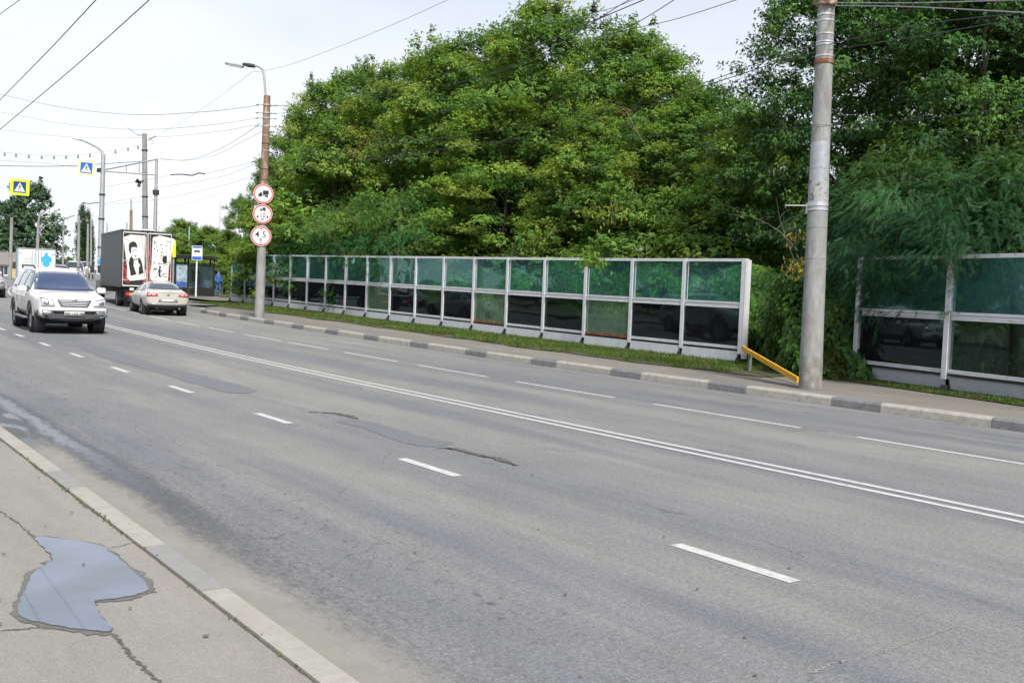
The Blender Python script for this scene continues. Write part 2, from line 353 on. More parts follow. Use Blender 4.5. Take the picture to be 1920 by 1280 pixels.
def glass_mat(name, c, rough=.03, spec=.5):            # opaque looking car glass: dark interior behind a reflecting pane
    return mat(name, c, rough, var=.06, scale=1.5, coat=1, spec=spec)
M['car_glass'] = glass_mat('car_glass_blue', (.04, .06, .13), .06)
M['car_glass_dark'] = glass_mat('car_glass_dark', (.035, .045, .055), .05)
M['car_glass_grey'] = glass_mat('car_glass_grey', (.10, .14, .16), .06)
def pane_mat(name, tint, dirt, dirtamt, ior=1.5, rough=.02):
    m, t, b = new_mat(name); N = t.nodes; L = t.links; N.remove(b); o = N['Material Output']
    tr = N.new('ShaderNodeBsdfTransparent'); tr.inputs[0].default_value = (*tint, 1)
    df = N.new('ShaderNodeBsdfDiffuse'); df.inputs[0].default_value = (*dirt, 1)
    gl = N.new('ShaderNodeBsdfGlossy'); gl.inputs['Roughness'].default_value = rough; gl.inputs[0].default_value = (.55, .78, .78, 1)
    geo = N.new('ShaderNodeNewGeometry'); dt = N.new('ShaderNodeVectorMath'); dt.operation = 'DOT_PRODUCT'; L.new(geo.outputs['Incoming'], dt.inputs[0]); L.new(geo.outputs['Normal'], dt.inputs[1])
    def mth(op, a, b_=0.0):
        q = N.new('ShaderNodeMath'); q.operation = op
        for k_, v_ in enumerate((a, b_)):
            if isinstance(v_, (int, float)): q.inputs[k_].default_value = v_
            else: L.new(v_, q.inputs[k_])
        return q.outputs[0]
    f0 = ((ior-1)/(ior+1))**2       # Schlick, the same from both sides of the thin sheet
    frv = mth('ADD', mth('MULTIPLY', mth('POWER', mth('SUBTRACT', 1.0, mth('ABSOLUTE', dt.outputs['Value'])), 5.0), 1-f0), f0)
    tcn = N.new('ShaderNodeTexCoord'); n = N.new('ShaderNodeTexNoise'); n.inputs['Scale'].default_value = 2.5; n.inputs['Detail'].default_value = 8; n.inputs['Roughness'].default_value = .7
    L.new(tcn.outputs['Object'], n.inputs[0])
    r_ = N.new('ShaderNodeMapRange'); r_.inputs[1].default_value = .3; r_.inputs[2].default_value = .75; r_.inputs[3].default_value = dirtamt*.6; r_.inputs[4].default_value = min(1, dirtamt*1.6)
    L.new(n.outputs['Fac'], r_.inputs[0])
    bn = N.new('ShaderNodeTexNoise'); bn.inputs['Scale'].default_value = 1.1; bn.inputs['Detail'].default_value = 1; L.new(tcn.outputs['Object'], bn.inputs[0])
    bp = N.new('ShaderNodeBump'); bp.inputs['Strength'].default_value = .05; bp.inputs['Distance'].default_value = .05; L.new(bn.outputs['Fac'], bp.inputs['Height'])
    L.new(bp.outputs[0], gl.inputs['Normal'])
    a = N.new('ShaderNodeMixShader'); L.new(r_.outputs[0], a.inputs[0]); L.new(tr.outputs[0], a.inputs[1]); L.new(df.outputs[0], a.inputs[2])
    c = N.new('ShaderNodeMixShader'); L.new(frv, c.inputs[0]); L.new(a.outputs[0], c.inputs[1]); L.new(gl.outputs[0], c.inputs[2])
    L.new(c.outputs[0], o.inputs['Surface']); return m
M['pane_green'] = pane_mat('green_tinted_pane', (.56, .83, .82), (.14, .30, .30), .15, 1.62)
M['pane_dark'] = pane_mat('black_pane', (.03, .035, .035), (.014, .014, .019), .7, 1.55)
M['pane_pale'] = pane_mat('pale_green_dirty_pane', (.78, .90, .80), (.24, .33, .25), .24, 1.5)
M['pane_clear'] = pane_mat('clear_dark_pane', (.62, .70, .62), (.05, .06, .06), .12, 1.45)
M['pane_smoky'] = pane_mat('smoky_pane', (.40, .46, .40), (.02, .022, .024), .25, 1.5)
M['pane_shelter'] = pane_mat('shelter_pane', (.55, .66, .72), (.2, .26, .3), .15, 1.5)

def water_mat(name, c):
    m, t, b = new_mat(name); b.inputs['Roughness'].default_value = .03
    tq = t.nodes.new('ShaderNodeTexCoord'); nq = t.nodes.new('ShaderNodeTexNoise'); nq.inputs['Scale'].default_value = 2.2; nq.inputs['Detail'].default_value = 6; t.links.new(tq.outputs['Object'], nq.inputs[0])
    cr_ = t.nodes.new('ShaderNodeValToRGB'); cr_.color_ramp.elements[0].position = .35; cr_.color_ramp.elements[0].color = (*c, 1); cr_.color_ramp.elements[1].position = .7; cr_.color_ramp.elements[1].color = (c[0]*.72, c[1]*.72, c[2]*.66, 1); t.links.new(nq.outputs['Fac'], cr_.inputs[0]); t.links.new(cr_.outputs[0], b.inputs['Base Color'])
    b.inputs['IOR'].default_value = 1.36
    tcn = t.nodes.new('ShaderNodeTexCoord'); n = t.nodes.new('ShaderNodeTexNoise'); n.inputs['Scale'].default_value = 3; n.inputs['Detail'].default_value = 3
    t.links.new(tcn.outputs['Object'], n.inputs[0]); bp = t.nodes.new('ShaderNodeBump'); bp.inputs['Strength'].default_value = .02; bp.inputs['Distance'].default_value = .01
    t.links.new(n.outputs['Fac'], bp.inputs['Height']); t.links.new(bp.outputs[0], b.inputs['Normal']); return m
M['water'] = water_mat('puddle_water', (.15, .18, .24))
M['water_thin'] = mat('thin_water_film', (.17, .20, .26), .22, var=.25, scale=5, c2=(.10, .105, .12), c2amt=.52, c2scale=7, bump=.3, bscale=60, spec=.6, stretch=(1, .4, 1))
M['wet'] = mat('wet_asphalt', (.085, .088, .095), .35, var=.3, scale=9, bump=.4, bscale=50, coat=.3)
M['wet_edge'] = mat('wet_edge', (.13, .124, .113), .6, var=.25, scale=20)

def leaf_mat(name, transl=.42, gloss=.5):
    m, t, b = new_mat(name); N = t.nodes; L = t.links
    at_ = N.new('ShaderNodeAttribute'); at_.attribute_name = 'leafcol'
    L.new(at_.outputs['Color'], b.inputs['Base Color']); b.inputs['Roughness'].default_value = .55; b.inputs['Specular IOR Level'].default_value = gloss*.6
    tr = N.new('ShaderNodeBsdfTranslucent'); g = N.new('ShaderNodeMix'); g.data_type = 'RGBA'; g.blend_type = 'MULTIPLY'; g.inputs['Factor'].default_value = 1
    g.inputs['B'].default_value = (1.5, 1.35, .45, 1); L.new(at_.outputs['Color'], g.inputs['A']); L.new(g.outputs['Result'], tr.inputs[0])
    a = N.new('ShaderNodeMixShader'); a.inputs[0].default_value = transl
    L.new(b.outputs[0], a.inputs[1]); L.new(tr.outputs[0], a.inputs[2]); L.new(a.outputs[0], N['Material Output'].inputs['Surface']); return m
M['leaf'] = leaf_mat('leaf')
M['leaf_dark'] = leaf_mat('leaf_dark', .22, .4)
M['grass'] = leaf_mat('grass_blade', .3, .2)

# ------------------------------------------------------------------ ground sheets (all share rows in Y so they stay parallel)
def rows(y0, y1):
    r_ = [y0]; y = math.floor(y0)+1
    while y < y1-1e-6: r_.append(y); y += 1 if y < 130 else 10
    r_.append(y1); return r_
def sheet(name, y0, y1, fl, fr, dz, m, nx=1, bend=True, kind='structure', zfun=None, mb=None, build=True):
    mb = mb or MB(); ys = rows(y0, y1); vs = []; fs = []
    for y in ys:
        a, b = (fl(y) if callable(fl) else fl), (fr(y) if callable(fr) else fr); off = cx(y) if bend else 0
        for k in range(nx+1):
            vs.append((a+(b-a)*k/nx+off, y, zg(y)+(dz(y) if callable(dz) else dz)))
    for i in range(len(ys)-1):
        for k in range(nx):
            j = i*(nx+1)+k; fs.append((j, j+1, j+nx+2, j+nx+1))
    mb.add(vs, fs)
    if build: return tag(mb.build(name, m), kind=kind)
gm = MB(); sheet('', -150, 900, -400, 600, -.03, None, nx=10, bend=False, mb=gm, build=False)
tag(gm.build('ground', M['soil']), kind='structure')
sheet('road', -60, 500, 2.05, 15.0, 0, M['asphalt'], nx=6)
# near footway and its kerb
tag(sheet('footway', -60, 130, -3.5, 1.88, .10, M['footway'], nx=3), kind='structure')
sheet('near_grass_bank', -60, 130, -40, -3.5, .08, M['dry_grass'], nx=3)
def kerb(name, segs, matl, matd, w, h):
    mb = MB()
    for (x0, y0, x1, y1, dark) in segs:
        a = Vector((x0, y0, 0)); b = Vector((x1, y1, 0)); d = (b-a); L_ = d.length; d.normalize(); n = Vector((-d.y, d.x, 0))
        a = a + d*.005; b = b - d*.005
        k = max(1, int(L_/1.0)); bevel = .025
        prev = None
        prof = [(0, -.1), (0, h), (w-bevel, h), (w, h-bevel*1.4), (w+.012, -.1)]   # offset to the road side
        vs = []; fs = []
        for i in range(k+1):
            p = a.lerp(b, i/k)
            for (o_, z_) in prof: vs.append(p - n*o_*(-1 if matl == 'flip' else 1) + Vector((0, 0, zg(p.y)+z_)))
        m_ = len(prof)
        for i in range(k):
            for j in range(m_-1): fs.append((i*m_+j, i*m_+j+1, (i+1)*m_+j+1, (i+1)*m_+j))
        fs.append(tuple(range(m_))); fs.append(tuple(k*m_+j for j in range(m_))[::-1])
        mb.add(vs, fs, 1 if dark else 0)
    return tag(mb.build(name, [matl, matd]), kind='structure')
# near kerb: runs at x = 1.88 .. 2.05, stones about 1.9 m, grey every other
segs = []; y = -20; k = 0
brk = [3.9, 5.25, 6.3, 8.2, 9.0, 11.9]   # grey stones lie between 5.25-6.3 and 8.2-9.0
ys_ = [-20, -16, -12, -8, -4, -1, 1.5, 3.2, 5.3, 6.35, 8.35, 9.15, 12.0, 14, 16]+list(range(18, 130, 2))
for i in range(len(ys_)-1):
    grey = i in (8, 10, 3, 13, 15, 18)
    segs.append((1.885, ys_[i], 1.885, ys_[i+1], grey))
kerb('near_kerb', segs, M['kerb_near'], M['kerb_near_grey'], .165, .115)
# far kerb: stones alternate light and dark, corner turns right into the side road
def far_kerb():
    path = []; y = -20.0
    corner_y = 43.5; r_ = 5.5
    pts = []
    y = 7.05-2.9*9
    dark = True; segs = []
    while y < corner_y-.5:
        L_ = .98 if dark else (1.92 if y < 28 else 1.72)
        y2 = min(y+L_, corner_y)
        segs.append((15.2+cx(y), y, 15.2+cx(y2), y2, dark))
        y = y2; dark = not dark
    c = Vector((15.2+cx(corner_y)+r_, corner_y, 0)); a0 = math.pi
    n = 7
    for i in range(n):
        a1 = a0-math.pi/2*.95*i/n; a2 = a0-math.pi/2*.95*(i+1)/n
        p, q = c+Vector((math.cos(a1), math.sin(a1), 0))*r_, c+Vector((math.cos(a2), math.sin(a2), 0))*r_
        segs.append((p.x, p.y, q.x, q.y, dark)); dark = not dark
    return segs, c, r_
fsegs, fcorner, frad = far_kerb()
def kerb_left(name, segs, ml, md, w, h):     # road lies on the left of the direction of travel
    mb = MB()
    for (x0, y0, x1, y1, dark) in segs:
        a = Vector((x0, y0, 0)); b = Vector((x1, y1, 0)); d = b-a; L_ = d.length; d.normalize(); n = Vector((-d.y, d.x, 0))
        a = a+d*.006; b = b-d*.006; jz = random.uniform(-.006, .006); jo = random.uniform(-.008, .008)
        k = max(1, int(L_)); prof = [(0, -.1), (0, h), (w-.03, h), (w, h-.04), (w+.015, -.1)]; vs = []; fs = []; m_ = len(prof)
        for i in range(k+1):
            p = a.lerp(b, i/k)
            for (o_, z_) in prof: vs.append(p + n*(o_+jo) + Vector((0, 0, zg(p.y)+z_+(jz if z_ > 0 else 0))))
        for i in range(k):
            for j in range(m_-1): fs.append((i*m_+j, i*m_+j+1, (i+1)*m_+j+1, (i+1)*m_+j))
        fs.append(tuple(range(m_))); fs.append(tuple(k*m_+j for j in range(m_))[::-1])
        mb.add(vs, fs, 1 if dark else 0)
    return tag(mb.build(name, [ml, md]), kind='structure')
kerb_left('far_kerb', fsegs, M['kerb_light'], M['kerb_dark'], .17, .16)
# far footway (x 15.2 .. ~17.3), rounded at its end
def fw_left(y):
    if y <= fcorner.y: return 15.19+cx(y)
    t = min(1, (y-fcorner.y)/frad); return fcorner.x - frad*math.sqrt(max(0, 1-t*t))
sheet('far_footway', -20, 48.6, lambda y: fw_left(y), lambda y: 21.5, .145, M['footway_far'], nx=4, bend=False)
# side road and bus bay paved area
sheet('side_road', 43.0, 76, lambda y: 15.0+cx(y)-.02, lambda y: 60, -.006, M['asphalt_side'], nx=6, bend=False)
sheet('bus_stop_pavement', 57.6, 76, lambda y: 20.8-(y-57.6)*.05, lambda y: 60, .13, M['footway_far'], nx=4, bend=False)
# verge beside the barrier: soil rising slightly, and the wood floor behind it
def grass_edge(y):
    return 17.15 + .6*max(0, min(1, (y-20)/14)) + .12*math.sin(y*1.3) + .07*math.sin(y*3.7)
sheet('verge', 14.3, 53.5, lambda y: grass_edge(y), lambda y: 24, .165, M['soil'], nx=3, bend=False)
sheet('verge', -20, 14.3, lambda y: 18.0-.25*(11-y)*0 + (.24*(y-11) if y > -5 else -3.8) + .0, lambda y: 24, .165, M['soil'], nx=3, bend=False)
sheet('wood_floor', -60, 76, 24, 120, .17, M['soil'], nx=4, bend=False)
sheet('lawn', 76, 130, lambda y: 16.5+cx(y), 140, .12, M['dry_grass'], nx=4, bend=False)

# ------------------------------------------------------------------ markings
def marking(name, pts_u, y0, y1, wdt, label=None):
    mb = MB(); sheet('', y0, y1, lambda y: pts_u-wdt/2, lambda y: pts_u+wdt/2, .004, None, mb=mb, build=False)
    return tag(mb.build(name, M['paint_line']), kind='structure')
for y0 in [-7.8, -3.9, .1, 4.07, 8.04, 11.93, 15.61, 19.11, 22.45, 25.57, 28.6, 31.2]+[34.5+3.3*k for k in range(22)]:
    marking('lane_marking', 5.33, y0, y0+1.07, .115)
for u in (8.62, 8.86): marking('centre_line_marking', u, -20, 130, .095)
# far lane line: long dashes
y = -14.0
far_d = [(-2, .9), (2.0, 4.9), (5.87, 8.2), (9.15, 12.14), (13.1, 16.0), (16.96, 19.76), (20.69, 23.43), (24.35, 26.91), (27.39, 30.24), (31.01, 33.5), (34.39, 36.96)]
yy = 37.9
while yy < 47: far_d.append((yy, yy+2.8)); yy += 3.5
far_d.append((47.5, 56))
yy = 60
while yy < 110: far_d.append((yy, yy+2.9)); yy += 3.9
for a, b in far_d: marking('lane_marking', 11.9, a, b, .10)

# ------------------------------------------------------------------ patches, potholes, puddles, cracks
def blob(name, pts, dz, m, jag=.02, n=10, seed=1, kind='structure', thick=0):
    rnd = random.Random(seed); out_ = []
    k = len(pts)
    for i in range(k):
        p0, p1, p2, p3 = pts[(i-1) % k], pts[i], pts[(i+1) % k], pts[(i+2) % k]
        for j in range(n):
            t = j/n
            q = [.5*((2*p1[a])+(-p0[a]+p2[a])*t+(2*p0[a]-5*p1[a]+4*p2[a]-p3[a])*t*t+(-p0[a]+3*p1[a]-3*p2[a]+p3[a])*t**3) for a in (0, 1)]
            out_.append((q[0]+rnd.gauss(0, jag), q[1]+rnd.gauss(0, jag)))
    bm = bmesh.new(); vs = [bm.verts.new((x, y, 0)) for x, y in out_]
    f = bm.faces.new(vs); bmesh.ops.triangulate(bm, faces=[f])
    for v in bm.verts: v.co.z = zg(v.co.y)+dz
    bmesh.ops.recalc_face_normals(bm, faces=bm.faces[:])
    for f in bm.faces:
        if f.normal.z < 0: f.normal_flip()
    me = bpy.data.meshes.new(name); bm.to_mesh(me); bm.free(); me.materials.append(m)
    return tag(link(name, me), kind=kind)
def G(pts, dz): return [tuple(ground(x, y, dz))[:2] for x, y in pts]
def grow(pts, s):
    c = (sum(p[0] for p in pts)/len(pts), sum(p[1] for p in pts)/len(pts)); o_ = []
    for p in pts:
        d = Vector((p[0]-c[0], p[1]-c[1])); L_ = d.length; o_.append((p[0]+d.x/L_*s, p[1]+d.y/L_*s))
    return o_
pud = G([(66, 1008), (120, 1012), (183, 1022), (205, 1035), (240, 1062), (275, 1098), (262, 1115), (215, 1124), (178, 1130), (186, 1152), (205, 1184), (140, 1180), (80, 1170), (32, 1152), (44, 1112), (62, 1075), (98, 1050), (85, 1030)], .1)
blob('puddle_rim', grow(pud, .035), .104, M['wet_edge'], .012, 6, 3)
blob('puddle', grow(pud, -.002), .108, M['water'], .005, 7, 4)
# asphalt patches
blob('asphalt_patch', G([(648, 786), (700, 792), (745, 805), (805, 822), (850, 830), (815, 838), (775, 834), (730, 822), (680, 802), (635, 792)], 0), .004, M['patch'], .012, 8, 11)
blob('asphalt_patch', G([(143, 648), (172, 647), (215, 660), (262, 676), (330, 694), (395, 709), (440, 720), (482, 733), (440, 737), (390, 727), (320, 706), (250, 686), (190, 668)], 0), .004, M['patch'], .02, 8, 12)
def pothole(pts, seed, wd):
    p = [Vector((*q, 0)) for q in G(pts, 0)]; up = []; dn = []
    rnd = random.Random(seed)
    for i, q in enumerate(p):
        e = 0.12 if i in (0, len(p)-1) else 1
        up.append((q.x+wd*e*rnd.uniform(.5, 1.1), q.y)); dn.append((q.x-wd*e*rnd.uniform(.3, .8), q.y))
    blob('pothole', up+dn[::-1], .008, M['pothole'], .02, 7, seed)
pothole([(583, 773), (610, 774), (632, 776), (650, 780), (668, 785)], 21, .07)
pothole([(824, 841), (845, 840), (868, 846), (895, 854), (925, 859), (945, 866), (966, 872)], 22, .07)
def crack(pts, dz, wdt, seed, name='pavement_crack', n=14, m='crack'):
    rnd = random.Random(seed); P = [Vector((*q, 0)) for q in G(pts, dz)]; Q = []
    for i in range(len(P)-1):
        for j in range(n): Q.append(P[i].lerp(P[i+1], j/n)+Vector((rnd.gauss(0, .005), rnd.gauss(0, .005), 0)))
    Q.append(P[-1]); mb = MB(); vs = []; fs = []
    for i, q in enumerate(Q):
        t = (Q[min(i+1, len(Q)-1)]-Q[max(i-1, 0)]).normalized(); nn = Vector((-t.y, t.x, 0)); e = wdt*rnd.uniform(.35, 1.3)*(1 if 0 < i < len(Q)-1 else .2)
        vs += [q+nn*e+Vector((0, 0, zg(q.y)+dz+.0035)), q-nn*e+Vector((0, 0, zg(q.y)+dz+.0035))]
    fs = [(2*i, 2*i+1, 2*i+3, 2*i+2) for i in range(len(Q)-1)]
    mb.add(vs, fs); o = mb.build(name, M[m]); return tag(o, kind='structure')
crack([(0, 958), (30, 978), (55, 1000), (70, 1010)], .1, .007, 31)
crack([(205, 1184), (230, 1210), (262, 1245), (300, 1280), (330, 1310)], .1, .010, 32)
crack([(188, 1030), (225, 1024), (262, 1014)], .1, .005, 33)
crack([(0, 1182), (40, 1180), (85, 1174)], .1, .006, 34)
crack([(1640, 1228), (1700, 1205), (1745, 1190), (1800, 1172)], 0, .004, 35, m='sand')
crack([(1520, 1262), (1560, 1245), (1590, 1238)], 0, .010, 36, m='sand')
crack([(1232, 953), (1255, 960), (1290, 964)], 0, .006, 37)
crack([(1440, 1018), (1475, 1030), (1510, 1046)], 0, .003, 38)
# crack along the back of the near kerb
def joint():
    rnd = random.Random(5); vs = []; fs = []; y = 0; i = 0
    while y < 40:
        wdt = .008+.02*max(0, math.sin(y*2.1+math.sin(y*.7)*3))*rnd.random()
        z = zg(y)+.1035
        vs += [(1.886-wdt-rnd.random()*.006, y, z), (1.884, y, z)]; y += .06; i += 1
    fs = [(2*k, 2*k+1, 2*k+3, 2*k+2) for k in range(i-1)]
    mb = MB(); mb.add(vs, fs); tag(mb.build('kerb_joint', M['crack']), kind='structure')
joint()

# ------------------------------------------------------------------ noise barriers
def barrier(name, label, posts, lower, tops=None, end_plate=False):
    base0 = Vector(posts[0])
    root = thing(name, label, 'noise barrier', base0)
    L0 = base0
    def loc(p): return Vector(p)-L0
    n = len(posts)
    for i in range(n):                                   # posts: channel sections with a dark foot
        p = loc(posts[i]); q = loc(posts[min(i+1, n-1)]); pr = loc(posts[max(i-1, 0)])
        d = (q-pr); d.z = 0; d.normalize(); nn = Vector((-d.y, d.x, 0))   # nn points to the road side for posts going +Y
        Rm = Matrix((d, nn, Vector((0, 0, 1)))).transposed()
        mb = MB(); hh = 2.655
        mb.box(p+nn*.055+Vector((0, 0, hh/2+.12)), (.125, .014, hh-.24), Rm)
        mb.box(p-nn*.07+Vector((0, 0, hh/2+.12)), (.125, .014, hh-.24), Rm)
        mb.box(p-nn*.0075+Vector((0, 0, hh/2+.12)), (.016, .111, hh-.245), Rm)
        po = mb.build('post', M['white_metal'], root, bevel=.003)
        fb = MB(); fb.box(p+Vector((0, 0, .04)), (.15, .17, .17), Rm, taper=.8)
        fb.prism([(0, 0), (.16, 0), (0, .24)], p+nn*.085-d*.012, nn, Vector((0, 0, 1)), .02)
        fb.build('foot', M['dark_foot'], po)
    if end_plate:
        p = loc(posts[0]); d = (loc(posts[1])-p); d.z = 0; d.normalize(); nn = Vector((-d.y, d.x, 0)); Rm = Matrix((d, nn, Vector((0, 0, 1)))).transposed()
        mb = MB(); mb.box(p-d*.085-nn*.035+Vector((0, 0, 1.37)), (.055, .15, 2.5), Rm); mb.box(p-d*.085+nn*.055+Vector((0, 0, 1.37)), (.03, .02, 2.46), Rm)
        mb.build('end_plate', M['white_metal'], root, bevel=.003)
    for i in range(n-1):
        a = loc(posts[i]); b = loc(posts[i+1]); d = b-a; Lp = d.length; d.normalize(); h = Vector((d.x, d.y, 0)).normalized(); nn = Vector((-h.y, h.x, 0))
        a2 = a+d*.0665; b2 = b-d*.0665; up = Vector((0, 0, 1))
        mb = MB()
        mb.bar(a2+up*2.615, b2+up*2.615, .09, .075); mb.build('top_rail', M['white_metal'], root, bevel=.004)
        mb = MB()
        mb.bar(a2+up*1.52, b2+up*1.52, .075, .055); mb.bar(a2+up*1.455, b2+up*1.455, .055, .06)
        mb.bar(a2+up*1.405+nn*.0, b2+up*1.405, .085, .03)
        mb.build('middle_rail', M['white_rail'], root, bevel=.003)
        rusty = lower[i] == 'pale' and i in (2, 5)
        mb = MB(); mb.bar(a2+up*.375, b2+up*.375, .08, .035); mb.bar(a2+up*.415, b2+up*.415, .06, .03)
        mb.build('bottom_rail', M['rust'] if rusty else M['white_rail'], root, bevel=.003)
        mb = MB(); t_ = Matrix.Rotation(0, 3, 'Z')
        # kick board, slightly leaning, with a turned lip
        A = a2+up*.045+nn*.075; B = b2+up*.045+nn*.075; C_ = b2+up*.30+nn*.045; D_ = a2+up*.30+nn*.045
        vs = [A, B, C_, D_, A-nn*.02, B-nn*.02, C_-nn*.03, D_-nn*.03]
        mb.add(vs, [(0, 1, 2, 3), (7, 6, 5, 4), (0, 4, 5, 1), (1, 5, 6, 2), (2, 6, 7, 3), (3, 7, 4, 0)])
        mb.build('kick_board', M['kick'] if i < 12 or True else M['kick'], root)
        mb = MB(); mb.bar(a2+up*.33-nn*.02, b2+up*.33-nn*.02, .03, .05); mb.build('shadow_gap_strip', M['black'], root)
        for (z0, z1, nm, mt) in ((1.552, 2.572, 'upper_pane', 'pane_green'), (.436, 1.386, 'lower_pane', 'pane_'+lower[i])):
            pm = MB()
            # real glass sheets bow a little, so reflections wander
            K = 8; vs = []; fs = []
            for u in range(K+1):
                for v in range(3):
                    bow = .004*math.sin(u/K*math.pi)*math.sin(v/2*math.pi)*(1 if (i*7+int(z0)) % 3 else -1)
                    for s_ in (.004, -.004): vs.append(a2.lerp(b2, u/K)+up*(z0+(z1-z0)*v/2)+nn*(s_+bow))
            I = lambda u, v, s_: (u*3+v)*2+s_
            for u in range(K):
                for v in range(2):
                    fs.append((I(u, v, 0), I(u+1, v, 0), I(u+1, v+1, 0), I(u, v+1, 0))); fs.append((I(u, v, 1), I(u, v+1, 1), I(u+1, v+1, 1), I(u+1, v, 1)))
            pm.add(vs, fs); pm.build(nm, M[mt], root, smooth=True)
            if nm == 'upper_pane' and i % 2 == 0 or nm == 'upper_pane' and i < 6:
                sb = MB(); sb.bar(b2-d*.05+up*(z0+.01)+nn*.012, b2-d*.05+up*(z1-.01)+nn*.012, .012, .012)
                sb.build('glazing_strip', M['white_metal'], root)
    return root
low = ['dark']*18
for i in (2, 5, 9): low[i] = 'pale'
low[3] = low[13] = low[7] = 'smoky'
posts = []
for i in range(19):
    Y = 17.25+2.12*i; posts.append((19.9+.03*2.12*i, Y, zg(Y)+.17))
barrier('noise_barrier', 'long white framed noise barrier of green and black panes left of the slanted yellow bar', posts, low, end_plate=True)
rp = [(19.09, 13.28, .17), (18.50, 10.85, .17), (17.92, 8.45, .17), (17.34, 6.05, .17)]
barrier('noise_barrier', 'short white framed noise barrier with dark panes right of the thick concrete pole', rp[::-1][::-1], ['dark', 'clear', 'dark'])
# concrete footings
for nm, lb, p, s_ in (('concrete_footing', 'crumbling grey concrete lump under the right end post of the long barrier', (19.9, 16.85, .10), (.55, .5, .22)),
                      ('concrete_footing', 'flat grey concrete block under the left end post of the short barrier', (19.1, 13.4, .13), (.6, .45, .12))):
    bm = bmesh.new(); bmesh.ops.create_icosphere(bm, subdivisions=4, radius=.6)
    for v in bm.verts:
        v.co = Vector((max(-.5, min(.5, v.co.x)), max(-.5, min(.5, v.co.y)), max(-.45, min(.45, v.co.z))))
        v.co *= 1+random.uniform(-.06, .06); v.co = Vector((v.co.x*s_[0], v.co.y*s_[1], v.co.z*s_[2]))
    me = bpy.data.meshes.new(nm); bm.to_mesh(me); bm.free(); me.materials.append(M['footway_far']); o = link(nm, me); o.location = p
    tag(o, lb, 'concrete block')
# yellow bar with its post
t = thing('barrier_arm', 'slanted yellow bar on a short green grey post between barrier end and thick pole', 'gate bar', (17.7, 14.8, .15))
a = atX(1392, 652, 18.6)-Vector((17.7, 14.8, .15)); b = atX(1496, 712, 16.6)-Vector((17.7, 14.8, .15))
mb = MB(); mb.bar(a, b, .05, .115); mb.build('bar', M['yellow'], t, bevel=.006)
mb = MB(); q = a.lerp(b, .17); mb.tube([(q.x+.04, q.y+.04, -.1), (q.x+.04, q.y+.04, q.z-.03)], .045, 10); mb.build('post', M['green_post'], t, smooth=True)

# ------------------------------------------------------------------ poles
def pole_thing(name, label, base, top, r0, r1, m, cat='pole', group=None, seg=20):
    t = thing(name, label, cat, base, 0, group)
    mb = MB(); d = Vector(top)-Vector(base); n = 10
    mb.tube([d*(i/n)-Vector((0, 0, .15 if i == 0 else 0)) for i in range(n+1)], [r0+(r1-r0)*i/n for i in range(n+1)], seg)
    mb.build('shaft', m, t, smooth=True)
    return t, d
def strap(t, d, f, r, m, name='strap', h=.03):
    mb = MB(); c = d*f; u = d.normalized(); mb.tube([c-u*h/2, c+u*h/2], r, 20); return mb.build(name, m, t, smooth=True)
# thick concrete pole on the right; top is out of frame
pb = Vector((16.0, 12.12, .14)); ptop = atD(1550, 0, 1)  # direction only
dr = ray(1550, 0); tt = ((Vector((16.0, 12.12, 0))-CAM).dot(_F))/dr.dot(_F); topp = CAM+dr*tt
du = (topp-pb); topp = pb+du*1.28
big, d = pole_thing('trolley_wire_pole', 'thick weathered concrete pole with silver painted band at the kerb on the right', pb, topp, .215, .135, M['concrete'], seg=32)
Lz = d.z
def fr(pxy): 
    # fraction along the pole for a pixel height on its axis
    lo, hi = 0, 1
    for _ in range(40):
        m_ = (lo+hi)/2; P_ = pb+d*m_; v = P_-CAM; yy_ = 640-FPX*(v.dot(CU))/(v.dot(_F))
        if yy_ > pxy: lo = m_
        else: hi = m_
    return lo
rad = lambda f: .215+(.135-.215)*f
def band(y0, y1, m, name, ex=.004):
    f0, f1 = fr(y0), fr(y1); mb = MB(); mb.tube([d*f0, d*((f0+f1)/2), d*f1], [rad(f0)+ex, rad((f0+f1)/2)+ex, rad(f1)+ex], 32); return mb.build(name, m, big, smooth=True)
band(396, 268, M['silver_wrap'], 'painted_band', .0025)
M['grime'] = mat('pole_grime', (.20, .195, .18), .9, var=.25, scale=6, bump=.5, c2=(.27, .265, .25), c2amt=.5, c2scale=5)
band(738, 668, M['grime'], 'stained_base', .0015)
M['scuff'] = mat('torn_notice_paper', (.36, .37, .38), .8, var=.2, scale=9, c2=(.12, .11, .105), c2amt=.5, c2scale=9)
band(388-10, 340, M['scuff'], 'scraped_patch', .004)
for y_ in (30, 41, 66, 81, 86, 107): band(y_+1.3, y_-1.3, M['steel'], 'strap', .008)
band(121, 114, M['rust'], 'rusty_collar', .02)
for y_ in (236, 318, 427, 485): band(y_+.8, y_-.8, M['wire_grey'], 'wire_tie', .006)
band(388, 381, M['steel'], 'strap', .012); band(396, 393, M['steel'], 'strap', .012)
f = fr(386); c0 = d*f; mb = MB(); e = atD(1472, 385, (pb+c0-CAM).dot(_F))-pb
mb.bar(c0-_R*.17, Vector((e.x, e.y, e.z)), .03, .022); mb.box(c0-_R*.2-Vector((0, 0, .06)), (.05, .03, .2)); mb.build('side_bracket', M['galv'], big)
mb = MB(); f = fr(12)
mb.tube([d*f-_F*.2+_R*.12, d*f-_F*.16-_R*.14, d*(f+.004)-_R*.25, d*(f+.01)+_R*.2], .03, 6); mb.box(d*fr(6)+_R*.03-_F*.16, (.22, .1, .16)); mb.build('wire_clamp', M['rusty_pole'], big)

def place_axis(basepx, toppx, dz=.15, X=None):
    b = ground(*basepx, dz) if X is None else X
    D = (b-CAM).dot(_F); t_ = atD(*toppx, D); return b, t_
